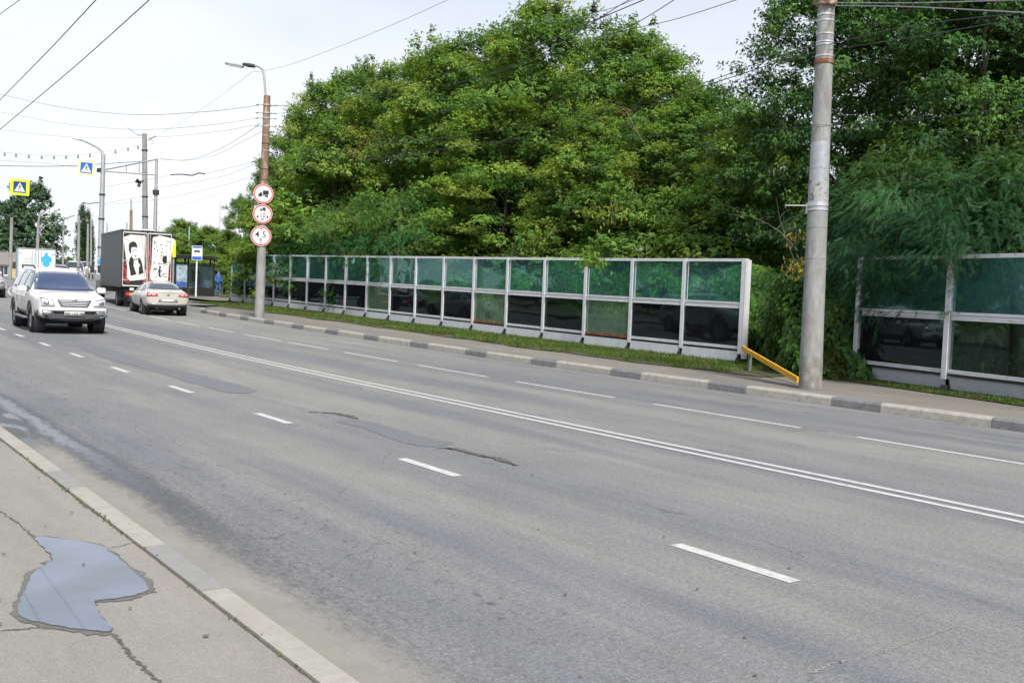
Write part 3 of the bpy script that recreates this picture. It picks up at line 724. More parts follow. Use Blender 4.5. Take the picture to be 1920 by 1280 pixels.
# lamp pole with the three round signs
lb, lt = place_axis((486, 596), (501, 180))
lamp, ld = pole_thing('lamp_pole', 'rusty brown topped concrete lamp pole carrying three round red signs', lb, lt, .19, .125, M['concrete'], 'lamp pole')
mb = MB(); n = 6; f0 = .42
mb.tube([ld*(f0+(1-f0)*i/n) for i in range(n+1)], [.19+(.125-.19)*(f0+(1-f0)*i/n)+.003 for i in range(n+1)], 20); mb.build('rusty_upper_shaft', M['rusty_pole'], lamp, smooth=True)
D = (lb-CAM).dot(_F)
def lp(px, py, dd=0): return atD(px, py, D+dd)-lb
mb = MB(); mb.tube([lp(499, 185), lp(497, 165), lp(495.5, 145), lp(493, 131), lp(484, 124.5), lp(470, 123), lp(455, 120)], [.05]*4+[.045]*3, 8); mb.build('lamp_arm', M['lamp_grey'], lamp, smooth=True)
mb = MB(); mb.tube([lp(478, 124.5), lp(466, 122.5), lp(455, 120.2)], [.07, .08, .05], 8); mb.build('arm_end', M['wire'], lamp, smooth=True)
def lamp_head(parent, a, b, wd=.26, th=.11, m='lamp_grey'):
    mb = MB(); d_ = b-a; pts = [a, a+d_*.25, a+d_*.7, b]
    mb.bar(a, b, wd, th); o_ = mb.build('lamp_head', M[m], parent, bevel=.04)
    mb = MB(); mb.bar(a+d_*.08-Vector((0, 0, th*.56)), a+d_*.8-Vector((0, 0, th*.56)), wd*.8, .03); mb.build('lens', M['sign_white'], o_, bevel=.01)
    return o_
lamp_head(lamp, lp(457, 125), lp(422, 118.5), .22, .09)
for yy_, ex in ((197, 1), (212, 1), (222, -1), (237, 0)):
    mb = MB(); ff = (lp(500, yy_)).z/ld.z; c0 = ld*ff
    mb.tube([c0-_R*.38, c0-_R*.12], .015, 5); mb.tube([c0-_R*.42, c0-_R*.32], .04, 6); mb.tube([c0+_R*.12, c0+_R*.36], .015, 5); mb.tube([c0+_R*.3, c0+_R*.38], .035, 6); mb.tube([c0-_U0*.03, c0+_U0*.03], .155, 16)
    mb.build('wire_bracket', M['galv'], lamp)
for yy_ in (255, 270, 283, 318, 338):
    ff = lp(498, yy_).z/ld.z; strap(lamp, ld, ff, .165-.04*(ff-.4), M['galv'] if yy_ % 2 else M['wire'], 'strap')
mb = MB(); mb.bar(lp(498, 282), lp(512, 289), .05, .05); mb.build('bracket_arm', M['wire'], lamp)
# control box
bx0 = lp(483, 397)+_F*.02
tb = thing('junction_box', 'small pale grey metal box strapped to the pole behind the middle round sign', 'box', lb+bx0)
Rb = Matrix((_R, _F0, _U0)).transposed()
mb = MB(); mb.box((0, 0, 0), (.26, .18, .55), Rb); mb.build('housing', M['galv'], tb, bevel=.01); mb = MB(); mb.box(-_F0*.1, (.2, .012, .46), Rb); mb.build('door', M['white_metal'], tb, bevel=.003)

def text_mesh(s, size, fontw=0):
    cu = bpy.data.curves.new('t', 'FONT'); cu.body = s; cu.size = size; cu.align_x = 'CENTER'; cu.align_y = 'CENTER'; cu.extrude = .001; cu.offset = fontw
    o = bpy.data.objects.new('t', cu); col.objects.link(o); dg = bpy.context.evaluated_depsgraph_get(); dg.update()
    me = bpy.data.meshes.new_from_object(o.evaluated_get(dg)); bpy.data.objects.remove(o); bpy.data.curves.remove(cu); return me
def face_frame(c, nrm, up=Vector((0, 0, 1))):              # x right as seen from the front, y up, z = normal
    z = Vector(nrm).normalized(); x = up.cross(z).normalized(); y = z.cross(x)
    m_ = Matrix((x, y, z)).transposed().to_4x4(); m_.translation = c; return m_
def sign_text(parent, s, size, x, y, z, m, name='lettering', w=.002):
    me = text_mesh(s, size, w); me.materials.append(m); o_ = link(name, me, parent); o_.location = (x, y, z); return o_
def poly(mb, pts, z, th=.002, mi=0): mb.prism(pts, (0, 0, z), (1, 0, 0), (0, 1, 0), th, mi)
def disc_pts(r_, n=40): return [(r_*math.cos(2*math.pi*k/n), r_*math.sin(2*math.pi*k/n)) for k in range(n)]
def round_sign(px, py, dia, label, kind, off=.22):
    c = atD(px, py, D)-_F0*off
    t_ = thing('road_sign', label, 'road sign', c, 0, 'round restriction signs on the lamp pole')
    t_.matrix_world = face_frame(c, (CAM-c)*Vector((1, 1, 0))+Vector((.10, -.1, 0)))
    r_ = dia/2
    mb = MB(); poly(mb, disc_pts(r_), -.02, .02); mb.build('plate', M['sign_white'], t_)
    mb = MB(); n = 40; ro, ri = r_*.965, r_*.82
    vs = [(rr*math.cos(2*math.pi*k/n), rr*math.sin(2*math.pi*k/n), z_) for z_ in (.0, .003) for rr in (ro, ri) for k in range(n)]
    fs = [(2*n+k, 2*n+(k+1) % n, 3*n+(k+1) % n, 3*n+k) for k in range(n)] + [(n+k, n+(k+1) % n, 3*n+(k+1) % n, 3*n+k) for k in range(n)] + [(k, (k+1) % n, 2*n+(k+1) % n, 2*n+k) for k in range(n)]
    mb.add(vs, fs); mb.build('red_ring', M['sign_red'], t_)
    mb = MB(); mb.box((0, 0, -.06), (.05, .5, .05)); mb.box((0, .12, -.10), (.3, .04, .06)); mb.box((0, -.12, -.10), (.3, .04, .06)); mb.build('clamp', M['galv'], t_)
    def truck_icon(cx_, cy_, s):
        mb = MB()
        poly(mb, [(cx_+x*s, cy_+y*s) for x, y in ((-.05, -.05), (.55, -.05), (.55, .42), (-.05, .42))], .001)
        poly(mb, [(cx_+x*s, cy_+y*s) for x, y in ((-.55, -.2), (-.55, 0), (-.42, .03), (-.38, .2), (-.12, .2), (-.12, -.2))], .001)
        poly(mb, [(cx_+x*s, cy_+y*s) for x, y in ((-.12, -.16), (.5, -.16), (.5, -.09), (-.12, -.09))], .001)
        for wx in (-.33, .28, .42): poly(mb, [(cx_+(wx+.085*math.cos(k*math.pi/6))*s, cy_+(-.22+.085*math.sin(k*math.pi/6))*s) for k in range(12)], .0015)
        mb.build('lorry_symbol', M['sign_black'], t_)
    if kind == 'truck': truck_icon(0, -.02, r_*.95)
    if kind == 'dist':
        truck_icon(0, r_*.44, r_*.55); sign_text(t_, '10', r_*.62, 0, -r_*.16, .001, M['sign_black'], 'number'); sign_text(t_, 'М', r_*.34, 0, -r_*.58, .001, M['sign_black'], 'letter')
        mb = MB()
        for s_ in (-1, 1): poly(mb, [(s_*r_*.62, -r_*.3), (s_*r_*.42, -r_*.08), (s_*r_*.42, -r_*.52)][::s_], .001)
        mb.build('arrows', M['sign_black'], t_)
    if kind == 'h':
        sign_text(t_, '4', r_*.85, -r_*.36, r_*.12, .001, M['sign_black'], 'number', .005); sign_text(t_, '5', r_*.85, r_*.3, r_*.12, .001, M['sign_black'], 'number', .002)
        sign_text(t_, ',', r_*.7, -r_*.02, -.02, .001, M['sign_black'], 'comma'); sign_text(t_, 'М', r_*.34, 0, -r_*.42, .001, M['sign_black'], 'letter')
        mb = MB(); poly(mb, [(-r_*.14, r_*.74), (0, r_*.58), (r_*.14, r_*.74)], .001); poly(mb, [(-r_*.14, -r_*.76), (r_*.14, -r_*.76), (0, -r_*.62)], .001); mb.build('arrows', M['sign_black'], t_)
    return t_
round_sign(496.5, 364.5, .76, 'round red ringed white sign with a black lorry, topmost on the lamp pole', 'truck')
round_sign(495, 402, .74, 'round red ringed sign with small lorry, 10 and M between arrows', 'dist')
round_sign(492, 443, .78, 'round red ringed height sign reading 4,5 M, lowest on the lamp pole', 'h')

# other poles in the distance (base pixel, top pixel, radius)
def simple_pole(name, label, base, top, r0, r1, m, group=None, D_=None, cat='pole'):
    b = ground(*base, .1) if D_ is None else None
    if D_ is not None:
        b = atD(*base, D_); 
    t_ = atD(*top, (b-CAM).dot(_F)); b2 = Vector((b.x, b.y, min(b.z, zg(b.y)+.05))) if D_ is not None else b
    dz_ = b.z-b2.z
    b2 = b2 + Vector((0, 0, 0))
    tt_, d_ = pole_thing(name, label, b2, t_, r0, r1, m, cat, group, 12)
    return tt_, d_, b2, (b-CAM).dot(_F)
tA, dA, bA, DA = simple_pole('street_lamp', 'grey concrete lamp post with curved arm carrying the pedestrian crossing sign on its bracket', (186, 558), (193.7, 290), .19, .13, M['galv'], D_=62, cat='lamp post')
def rel(b_, D_): return lambda px, py: atD(px, py, D_)-b_
q = rel(bA, DA)
mb = MB(); mb.tube([q(193.8, 292), q(191, 284), q(184, 277), q(168, 269), q(150, 261)], [.1, .09, .08, .07, .06], 8); mb.build('lamp_arm', M['galv'], tA, smooth=True); lamp_head(tA, q(152, 262), q(136, 259), .3, .1, 'white_metal')
mb = MB()
for a_, b_ in (((181, 320), (293, 328)), ((193, 319), (293, 299)),): mb.tube([q(*a_), q(*b_)], .05, 6)
for px_, y0, y1 in ((237, 323, 311), (261, 325, 306)): mb.tube([q(px_, y0), q(px_, y1)], .03, 5)
mb.build('cantilever_bracket', M['galv'], tA, smooth=True)
mb = MB(); c0 = q(187.5, 319.5); mb.box(c0, (.28, .25, .24), Rb); mb.build('bracket_clamp', M['wire'], tA)
for f_ in (.35, .55, .72): strap(tA, dA, f_, .19, M['wire'], 'strap', .08)
def crossing_sign(px, py, D_, sx, sy, label, board, blue, tilt=0, side=1, yaw=0):
    c = atD(px, py, D_); t_ = thing('pedestrian_crossing_sign', label, 'crossing sign', c, 0, 'pedestrian crossing signs')
    nrm = (CAM-c)*Vector((1, 1, 0)); nrm = Matrix.Rotation(yaw, 3, 'Z') @ nrm
    t_.matrix_world = face_frame(c, nrm) @ Matrix.Rotation(tilt, 4, 'Z')
    W, Hh = sx*D_/FPX, sy*D_/FPX
    def rr(w_, h_, r_=.06):
        o_ = []
        for cx_, cy_, a0 in ((w_/2-r_, h_/2-r_, 0), (-w_/2+r_, h_/2-r_, 90), (-w_/2+r_, -h_/2+r_, 180), (w_/2-r_, -h_/2+r_, 270)):
            for k in range(5): a_ = R(a0+k*22.5); o_.append((cx_+r_*math.cos(a_), cy_+r_*math.sin(a_)))
        return o_
    mb = MB(); poly(mb, rr(W, Hh), -.09, .09); mb.build('board', M[board], t_)
    s = min(W, Hh)*.70
    mb = MB(); poly(mb, rr(s*1.03, s, .03), .001, .003); mb.build('blue_panel', M[blue], t_)
    mb = MB(); poly(mb, [(-s*.44, -s*.40), (s*.44, -s*.40), (0, s*.42)], .005, .003); mb.build('white_triangle', M['sign_white'], t_)
    k = s*.26*side; u = s*.26; mb = MB(); z = .009
    def limb(a_, b_, w_):
        a_ = Vector((a_[0]*k, a_[1]*u)); b_ = Vector((b_[0]*k, b_[1]*u)); d_ = (b_-a_).normalized(); n_ = Vector((-d_.y, d_.x))*w_*u
        pts = [a_+n_, a_-n_, b_-n_*.8, b_+n_*.8]; poly(mb, [tuple(p) for p in pts], z)
    poly(mb, [((.0+.17*math.cos(j*math.pi/6))*u, (.72+.17*math.sin(j*math.pi/6))*u) for j in range(12)], z)
    limb((0, .55), (-.02, -.2), .17); limb((0, -.15), (-.25, -.7), .11); limb((-.25, -.65), (-.6, -1.3), .09); limb((0, -.15), (.35, -.6), .11); limb((.35, -.55), (.65, -1.25), .09)
    limb((0, .45), (-.4, .1), .08); limb((-.4, .1), (-.5, -.25), .07); limb((0, .45), (.4, .15), .08); limb((.4, .15), (.6, -.1), .07)
    for j in (-1.15, -.38, .38, 1.15): limb((j-.14, -1.42), (j+.14, -1.42), .05)
    mb.build('walking_figure', M['sign_black'] if blue == 'sign_navy' else M['sign_navy'], t_)
    return t_
crossing_sign(162, 315, 61.5, 30, 29, 'pale lime pedestrian crossing sign on the bracket of the curved arm lamp post', 'sign_pale_lime', 'sign_blue', R(-2), 1)
crossing_sign(37, 351, 52, 33, 30, 'bright lime framed pedestrian crossing sign hanging at the far left', 'sign_lime', 'sign_navy', R(-1), -1, R(0))

tB, dB, bB, DB = simple_pole('trolley_pole', 'tall grey concrete pole with a small slanted floodlight on top behind the black truck', (273, 562), (271, 251), .20, .15, M['concrete'], D_=66)
q = rel(bB, DB)
lamp_head(tB, q(260, 254), q(239, 239), .2, .07, 'galv'); mb = MB(); mb.tube([q(271, 254), q(259, 253)], .04, 6); mb.tube([q(272, 259), q(279, 262), q(292, 255)], .04, 6); mb.tube([q(284+4*math.cos(a/8*math.pi), 266+4*math.sin(a/8*math.pi)) for a in range(17)], .015, 4); mb.build('top_bracket', M['galv'], tB)
for f_ in (.5, .62, .76, .9): strap(tB, dB, f_, .2, M['wire'], 'strap', .07)
tC, dC, bC, DC = simple_pole('trolley_pole', 'slimmer grey steel pole standing right beside the tall concrete pole', (288, 560), (293.7, 298), .16, .085, M['galv'], D_=66)
strap(tC, dC, .76, .2, M['wire'], 'collar', .3); q = rel(bC, DC); mb = MB(); mb.tube([q(291, 376), q(279, 367)], .04, 6); mb.build('side_stay', M['galv'], tC)
q3 = atD(262, 342, 64); t_ = thing('loudspeaker', 'small black horn loudspeaker hanging from the wires left of the tall concrete pole', 'loudspeaker', q3)
mb = MB(); mb.tube([(-.22, 0, .1), (-.05, 0, .02), (.1, 0, -.02)], [.15, .1, .05], 10); mb.build('horn', M['black'], t_, smooth=True); mb = MB(); mb.tube([(0, 0, .02), (-.06, 0, -.28)], [.07, .11], 8); mb.tube([(.05, 0, 0), (.22, 0, .12)], .06, 8); mb.build('body', M['black'], t_, smooth=True)
# small far poles
for i, (bp_, tp_, D_, r_, mt, lbl, arm) in enumerate([
    ((19, 490), (22, 408), 95, .17, 'concrete', 'far concrete pole in front of the big leafy tree, left of the white box truck', None),
    ((69, 480), (72, 414), 100, .17, 'concrete', 'far concrete pole right of the big leafy tree, above the white box truck', ((72, 416), (76, 402), (84, 396))),
    ((118, 488), (119, 412), 120, .13, 'galv', 'far slim lamp post with curved arm standing alone against the sky', ((119, 414), (121, 410), (140, 404))),
    ((147, 490), (148, 404), 105, .16, 'concrete', 'far pole at the left edge of the poplar', None),
    ((164, 492), (165, 420), 112, .15, 'concrete', 'far pole in front of the middle of the poplar', None),
    ((171, 490), (171, 412), 118, .14, 'concrete', 'far pole at the right edge of the poplar', None),
    ((246, 480), (246, 394), 92, .17, 'rusty_pole', 'brown pointed pole top rising just above the black truck roof', ((246, 394), (246, 374))),
    ((237, 480), (238, 418), 110, .10, 'galv', 'slim lamp post with curved arm above the left part of the black truck roof', ((238, 420), (236, 414), (227, 409))),
    ((201, 470), (201, 420), 115, .10, 'galv', 'slim lamp post with curved arm between the thick lamp post and the black truck', ((201, 422), (200, 414), (192, 409))),
    ((354, 470), (355, 425), 110, .09, 'galv', 'thin white pole in front of the far green trees right of the truck', None),
    ((411, 470), (413, 378), 130, .05, 'galv', 'hair thin mast against the sky left of the round signs', None),
    ((298, 450), (298, 424), 110, .06, 'galv', 'very thin mast just above the right part of the truck roof', None)]):
    tX, dX, bX, DX = simple_pole('far_pole', lbl, bp_, tp_, r_, r_*.75, M[mt], 'far poles along the road', D_=D_)
    if arm:
        q = rel(bX, DX); mb = MB(); mb.tube([q(*a_) for a_ in arm], r_*.5, 6); mb.build('arm', M['galv'], tX, smooth=True)

# ------------------------------------------------------------------ wires
def wire(pts, m='wire', r_=.016, label='', beads=False, group='overhead wires'):
    r_ *= .62
    P_ = [atD(x, y, D_) for x, y, D_ in pts]; Q = []
    for i in range(len(P_)-1):
        p0, p1, p2, p3 = P_[max(i-1, 0)], P_[i], P_[i+1], P_[min(i+2, len(P_)-1)]
        for j in range(8):
            t_ = j/8; Q.append(.5*((2*p1)+(-p0+p2)*t_+(2*p0-5*p1+4*p2-p3)*t_*t_+(-p0+3*p1-3*p2+p3)*t_**3))
    Q.append(P_[-1]); mb = MB(); mb.tube(Q, r_, 5)
    o_ = mb.build('overhead_wire', M[m]); tag(o_, label, 'wire', group)
    if beads:
        bb = MB()
        for i in range(3, len(Q), 2): bb.tube([Q[i], Q[i]-Vector((0, 0, .22))], [.05, .07], 6)
        bb.build('bulb_row', M[m], o_)
    return o_
W = wire
W([(-30, 48, 20), (0, 27, 20), (37, 0, 18), (90, -38, 16)], 'wire_grey', .012, 'short wire cutting the top left corner of the sky')
W([(-60, 252, 40), (0, 188, 32), (90, 96, 25), (180, 0, 20), (260, -85, 17)], 'wire', .018, 'upper of the two thick wires rising steeply at the left')
W([(-60, 296, 42), (0, 243, 34), (140, 125, 26), (280, 0, 20), (360, -72, 17)], 'wire', .018, 'lower of the two thick wires rising steeply at the left')
DL = D
W([(-40, 168, 60), (0, 177, 58), (120, 202, 54), (250, 215, 50), (380, 210, DL), (483, 198, DL)], 'wire_grey', .02, 'topmost sagging wire from the left edge to the lamp pole')
W([(-40, 202, 60), (0, 210, 58), (120, 232, 54), (250, 243, 50), (380, 236, DL), (485, 221, DL)], 'wire_grey', .014, 'second sagging wire from the left edge to the lamp pole')
W([(-40, 238, 60), (0, 243, 60), (130, 257, 60), (280, 258, 60), (400, 248, 50), (485, 233, DL)], 'wire_grey', .014, 'third sagging wire from the left edge to the lamp pole')
W([(293, 298, 66), (350, 300, 62), (400, 285, 56), (450, 258, 50), (488, 232, DL)], 'wire_grey', .018, 'drooping cable from the slim steel pole up to the lamp pole')
W([(300, 297, 66), (345, 301, 62), (400, 292, 56), (450, 268, 50), (492, 246, DL)], 'wire_grey', .014, 'lower drooping cable from the slim steel pole up to the lamp pole')
W([(-40, 310, 62), (0, 311, 62), (80, 312, 62), (150, 310, 62), (275, 302, 66), (293, 299, 66)], 'wire', .03, 'black wire running level behind the pedestrian crossing sign')
W([(-40, 298, 62), (0, 301, 62), (80, 306, 62), (180, 318, 62)], 'wire_grey', .016, 'thin grey wire just above the level black wire')
W([(-40, 280, 62), (0, 285, 62), (90, 292, 62), (180, 287, 63), (265, 272, 66)], 'wire_grey', .012, 'wire of a hanging light garland across the left of the sky', beads=True)
W([(473, 135, DL), (400, 190, 52), (340, 228, 58), (291, 258, 66)], 'wire_grey', .010, 'faint wire from the lamp head down to the tall concrete pole')
W([(474, 134, DL), (495, 133, DL), (560, 116, 40), (700, 62, 34), (840, 0, 28), (920, -40, 25)], 'wire_grey', .012, 'thin wire from the lamp head up over the trees to the top edge')
W([(200, 350, 62), (300, 333, 60), (322, 327.5, 58), (380, 325.5, 54), (430, 315, 50), (480, 302, 46), (560, 272, 40), (700, 262, 34), (900, 258, 28)], 'wire', .011, 'contact wire with clamps running from the left into the trees behind the lamp pole')
W([(320, 328, 58), (340, 327, 57), (360, 329, 56), (372, 325, 55), (384, 326, 54)], 'wire', .05, 'short wavy insulator section on the contact wire')
W([(196, 382, 70), (272, 366, 66), (300, 352, 62), (420, 330, 52), (540, 285, 44), (700, 290, 36), (900, 270, 30)], 'wire', .011, 'second contact wire passing below the insulator section')
W([(155, 380, 74), (168, 382, 73), (180, 380, 72), (194, 381, 70)], 'wire', .05, 'short dark wavy wire piece left of the thick lamp post')
W([(196, 384, 70), (290, 375, 64), (400, 352, 54), (470, 332, 48), (560, 302, 42), (760, 292, 34)], 'wire', .010, 'lowest thin contact wire reaching the lamp pole above the round signs')
W([(196, 460, 90), (210, 440, 88), (290, 402, 80), (420, 360, 60)], 'wire_grey', .010, 'faint far wire above the black truck')
W([(60, 434, 100), (90, 439, 105), (119, 437, 118), (147, 431, 106)], 'wire_grey', .03, 'far wire between the lamp posts left of the poplar')
W([(72, 457, 100), (119, 455, 118), (150, 452, 106)], 'wire_grey', .02, 'lower far wire left of the poplar')
# wires over the trees
DR = (pb-CAM).dot(_F)
W([(1240, -22, 15), (1175, 3, 17), (1060, 75, 20), (980, 118, 23), (880, 150, 27), (757, 172, 32), (620, 205, 40), (500, 214, DL)], 'wire', .012, 'thick pair wire over the maples, upper strand')
W([(1260, -25, 15), (1207, 0, 17), (1100, 45, 20), (1000, 88, 23), (900, 118, 27), (757, 160, 32), (620, 190, 40), (502, 200, DL)], 'wire', .016, 'long wire falling from the top edge over the maples, second from left')
W([(1320, -42, 14), (1264, 0, 16), (1180, 50, 19), (1080, 92, 22), (960, 138, 26), (826, 186, 31), (660, 232, 39), (505, 262, DL)], 'wire', .012, 'wire falling from the top edge across the tree tops, third from left')
W([(1440, -18, 16), (1381, 0, 18), (1260, 38, 21), (1124, 69, 24), (1000, 110, 27), (850, 160, 32)], 'wire', .012, 'shallow wire from the top edge into the maple tops')
W([(1200, -5, 22), (1150, 15, 23), (1111, 24, 23.5), (1080, 36, 24), (1010, 62, 26), (930, 90, 29)], 'wire', .010, 'thin wire holding the small hanging insulator')
W([(1528, 85, DR), (1440, 112, 22), (1330, 152, 25), (1200, 195, 28), (1000, 235, 33), (800, 262, 38), (560, 290, DL)], 'wire', .014, 'upper of two dark wires running left from the thick pole')
W([(1528, 98, DR), (1440, 123, 22), (1320, 162, 25), (1190, 208, 28), (1000, 255, 33), (800, 285, 38), (540, 318, DL)], 'wire', .018, 'lower of two dark wires running left from the thick pole')
W([(1524, 237, DR), (1400, 246, 22), (1200, 256, 26), (1000, 266, 31), (800, 266, 37), (620, 262, 42), (508, 255, DL)], 'wire', .010, 'thin level wire crossing the maples at mid height')
W([(1528, 238, DR), (1700, 226, 15), (1920, 200, 11), (1960, 195, 10)], 'wire', .008, 'thin wire from the thick pole to the right edge across the dark trees')
W([(1560, 5, DR), (1700, 6, 15), (1920, 0, 11), (1990, -3, 10)], 'wire_grey', .012, 'topmost cable leaving the thick pole to the right')
W([(1562, 11, DR), (1700, 13, 15), (1920, 24, 11), (1990, 28, 10)], 'wire_grey', .014, 'second cable leaving the thick pole to the right, sagging away')
W([(1552, 84, DR), (1700, 50, 15), (1920, 24, 11), (1990, 15, 10)], 'wire', .010, 'dark wire rising from the thick pole to the right edge')
W([(1552, 94, DR), (1700, 72, 15), (1920, 34, 11), (1990, 22, 10)], 'wire', .010, 'lower dark wire rising from the thick pole to the right edge')
ci = atD(1112, 12, 23.5); t_ = thing('wire_insulator', 'small black insulator hanging at the top edge above the maples', 'insulator', ci)
mb = MB(); mb.tube([(0, 0, .6), (0, 0, -.03)], .012, 5); mb.build('rod', M['wire'], t_); mb = MB(); mb.lathe([(.0, .04), (.06, .02), (.03, -.02), (.09, -.08), (.02, -.12), (0, -.13)], (0, 0, -.02), 'Z', 12); mb.build('insulator_bell', M['black'], t_, smooth=True)

# ------------------------------------------------------------------ vehicles
def shell(stations, m, sub=2, smooth=True):
    """stations: (y, [(halfwidth, z) ...]) with the same number of points each, from sill up to the centre line"""
    vs = []; fs = []; n = len(stations[0][1])
    ring = 2*n
    for y, p in stations:
        yo = [0]*n
        if len(p[0]) == 3: pts = [(a, y+c, b) for a, b, c in p]
        else: pts = [(a, y, b) for a, b in p]
        vs += pts + [(-x, yy_, z) for x, yy_, z in pts[::-1]]
    for i in range(len(stations)-1):
        for k in range(ring):
            k2 = (k+1) % ring; fs.append((i*ring+k, i*ring+k2, (i+1)*ring+k2, (i+1)*ring+k))
    for i in (0, len(stations)-1):
        for k in range(n-1):
            q = (i*ring+k, i*ring+k+1, i*ring+ring-2-k, i*ring+ring-1-k); fs.append(q if i else q[::-1])
    me = bpy.data.meshes.new('shell'); me.from_pydata(vs, [], fs)
    bm = bmesh.new(); bm.from_mesh(me); bmesh.ops.recalc_face_normals(bm, faces=bm.faces[:]); bm.to_mesh(me); bm.free()
    o = link('shell', me); s_ = o.modifiers.new('s', 'SUBSURF'); s_.levels = sub; s_.render_levels = sub
    return o
def finish(o, cuts, m):
    """apply the modifiers, cut the wheel wells"""
    cut_objs = []
    for (y, z, r_, w_) in cuts:
        mb = MB(); mb.lathe([(r_, -w_), (r_, w_)], (0, y, z), 'X', 28)
        k = 28; mb.f.append(list(range(k))[::-1]); mb.m.append(0); mb.f.append([k+i for i in range(k)]); mb.m.append(0)
        c = mb.build('cut', m); cut_objs.append(c)
        b = o.modifiers.new('b', 'BOOLEAN'); b.operation = 'DIFFERENCE'; b.object = c; b.solver = 'EXACT'
    dg = bpy.context.evaluated_depsgraph_get(); dg.update()
    me = bpy.data.meshes.new_from_object(o.evaluated_get(dg))
    bpy.data.objects.remove(o)
    for c in cut_objs: bpy.data.objects.remove(c)
    me.materials.clear(); me.materials.append(m)
    me.polygons.foreach_set('material_index', [0]*len(me.polygons))
    me.polygons.foreach_set('use_smooth', [True]*len(me.polygons)); me.set_sharp_from_angle(angle=R(40)); return me
def bvh_of(me): return BVHTree.FromPolygons([v.co.copy() for v in me.vertices], [tuple(p.vertices) for p in me.polygons])
def conform(bvh, corners, axis, sign, name, m, parent, off=.006, nu=8, nv=5, thick=.004, fallback=0, mirror=False):
    """bilinear patch given by 4 corners (2D) projected on the shell along an axis ('x','y','z'); sign: +1 looks from the positive side"""
    mb = MB(); vs = []; c = [Vector(q) for q in corners]
    for i in range(nu+1):
        for j in range(nv+1):
            u, v = i/nu, j/nv
            p = c[0]*(1-u)*(1-v)+c[1]*u*(1-v)+c[2]*u*v+c[3]*(1-u)*v
            if axis == 'y': o_ = Vector((p.x, 8*sign, p.y)); d_ = Vector((0, -sign, 0))
            elif axis == 'x': o_ = Vector((8*sign, p.x, p.y)); d_ = Vector((-sign, 0, 0))
            else: o_ = Vector((p.x, p.y, 8*sign)); d_ = Vector((0, 0, -sign))
            h, nn, _, _ = bvh.ray_cast(o_, d_)
            if h is None: h = o_.copy(); h['xyz'.index(axis)] = fallback; nn = -d_
            vs.append(h+nn*off)
    fs = [(i*(nv+1)+j, (i+1)*(nv+1)+j, (i+1)*(nv+1)+j+1, i*(nv+1)+j+1) for i in range(nu) for j in range(nv)]
    mb.add(vs, fs); o = mb.build(name, m, parent, smooth=True)
    s_ = o.modifiers.new('t', 'SOLIDIFY'); s_.thickness = thick; s_.offset = 0
    return o
def wheel(parent, x, y, r_, w_, side, spokes=5, dirty=False):
    root = MB()
    prof = [(r_*.66, -w_/2), (r_*.9, -w_/2), (r_*.98, -w_*.42), (r_, -w_*.25), (r_, w_*.25), (r_*.98, w_*.42), (r_*.9, w_/2), (r_*.66, w_/2)]
    t_ = MB(); t_.lathe(prof, (x, y, r_), 'X', 32); w0 = t_.build('wheel', M['tyre'], parent, smooth=True)
    rm = MB(); s = side
    rm.lathe([(r_*.67, -w_*.4), (r_*.67, w_*.42*1), (r_*.62, w_*.36), (r_*.60, -w_*.3)][::1] if s > 0 else [(r_*.67, w_*.4), (r_*.67, -w_*.42), (r_*.62, -w_*.36), (r_*.60, w_*.3)], (x, y, r_), 'X', 28)
    for k in range(spokes):
        a = 2*math.pi*k/spokes+.3; d_ = Vector((0, math.cos(a), math.sin(a)))
        c = Vector((x+s*w_*.34, y, r_))
        q = d_.to_track_quat('Y', 'X').to_matrix()
        rm.box(c+d_*r_*.33, (r_*.17, r_*.62, .03), q)
    rm.lathe([(0, s*w_*.40), (r_*.15, s*w_*.38), (r_*.17, s*w_*.25)], (x, y, r_), 'X', 16)
    rm.build('rim', M['rim'], w0, smooth=True)
    dk = MB(); dk.lathe([(0, s*w_*.1), (r_*.62, s*w_*.1)], (x, y, r_), 'X', 20); dk.build('brake_disc', M['trim'], w0)
    return w0
def set_group(o, g): o['group'] = g; return o

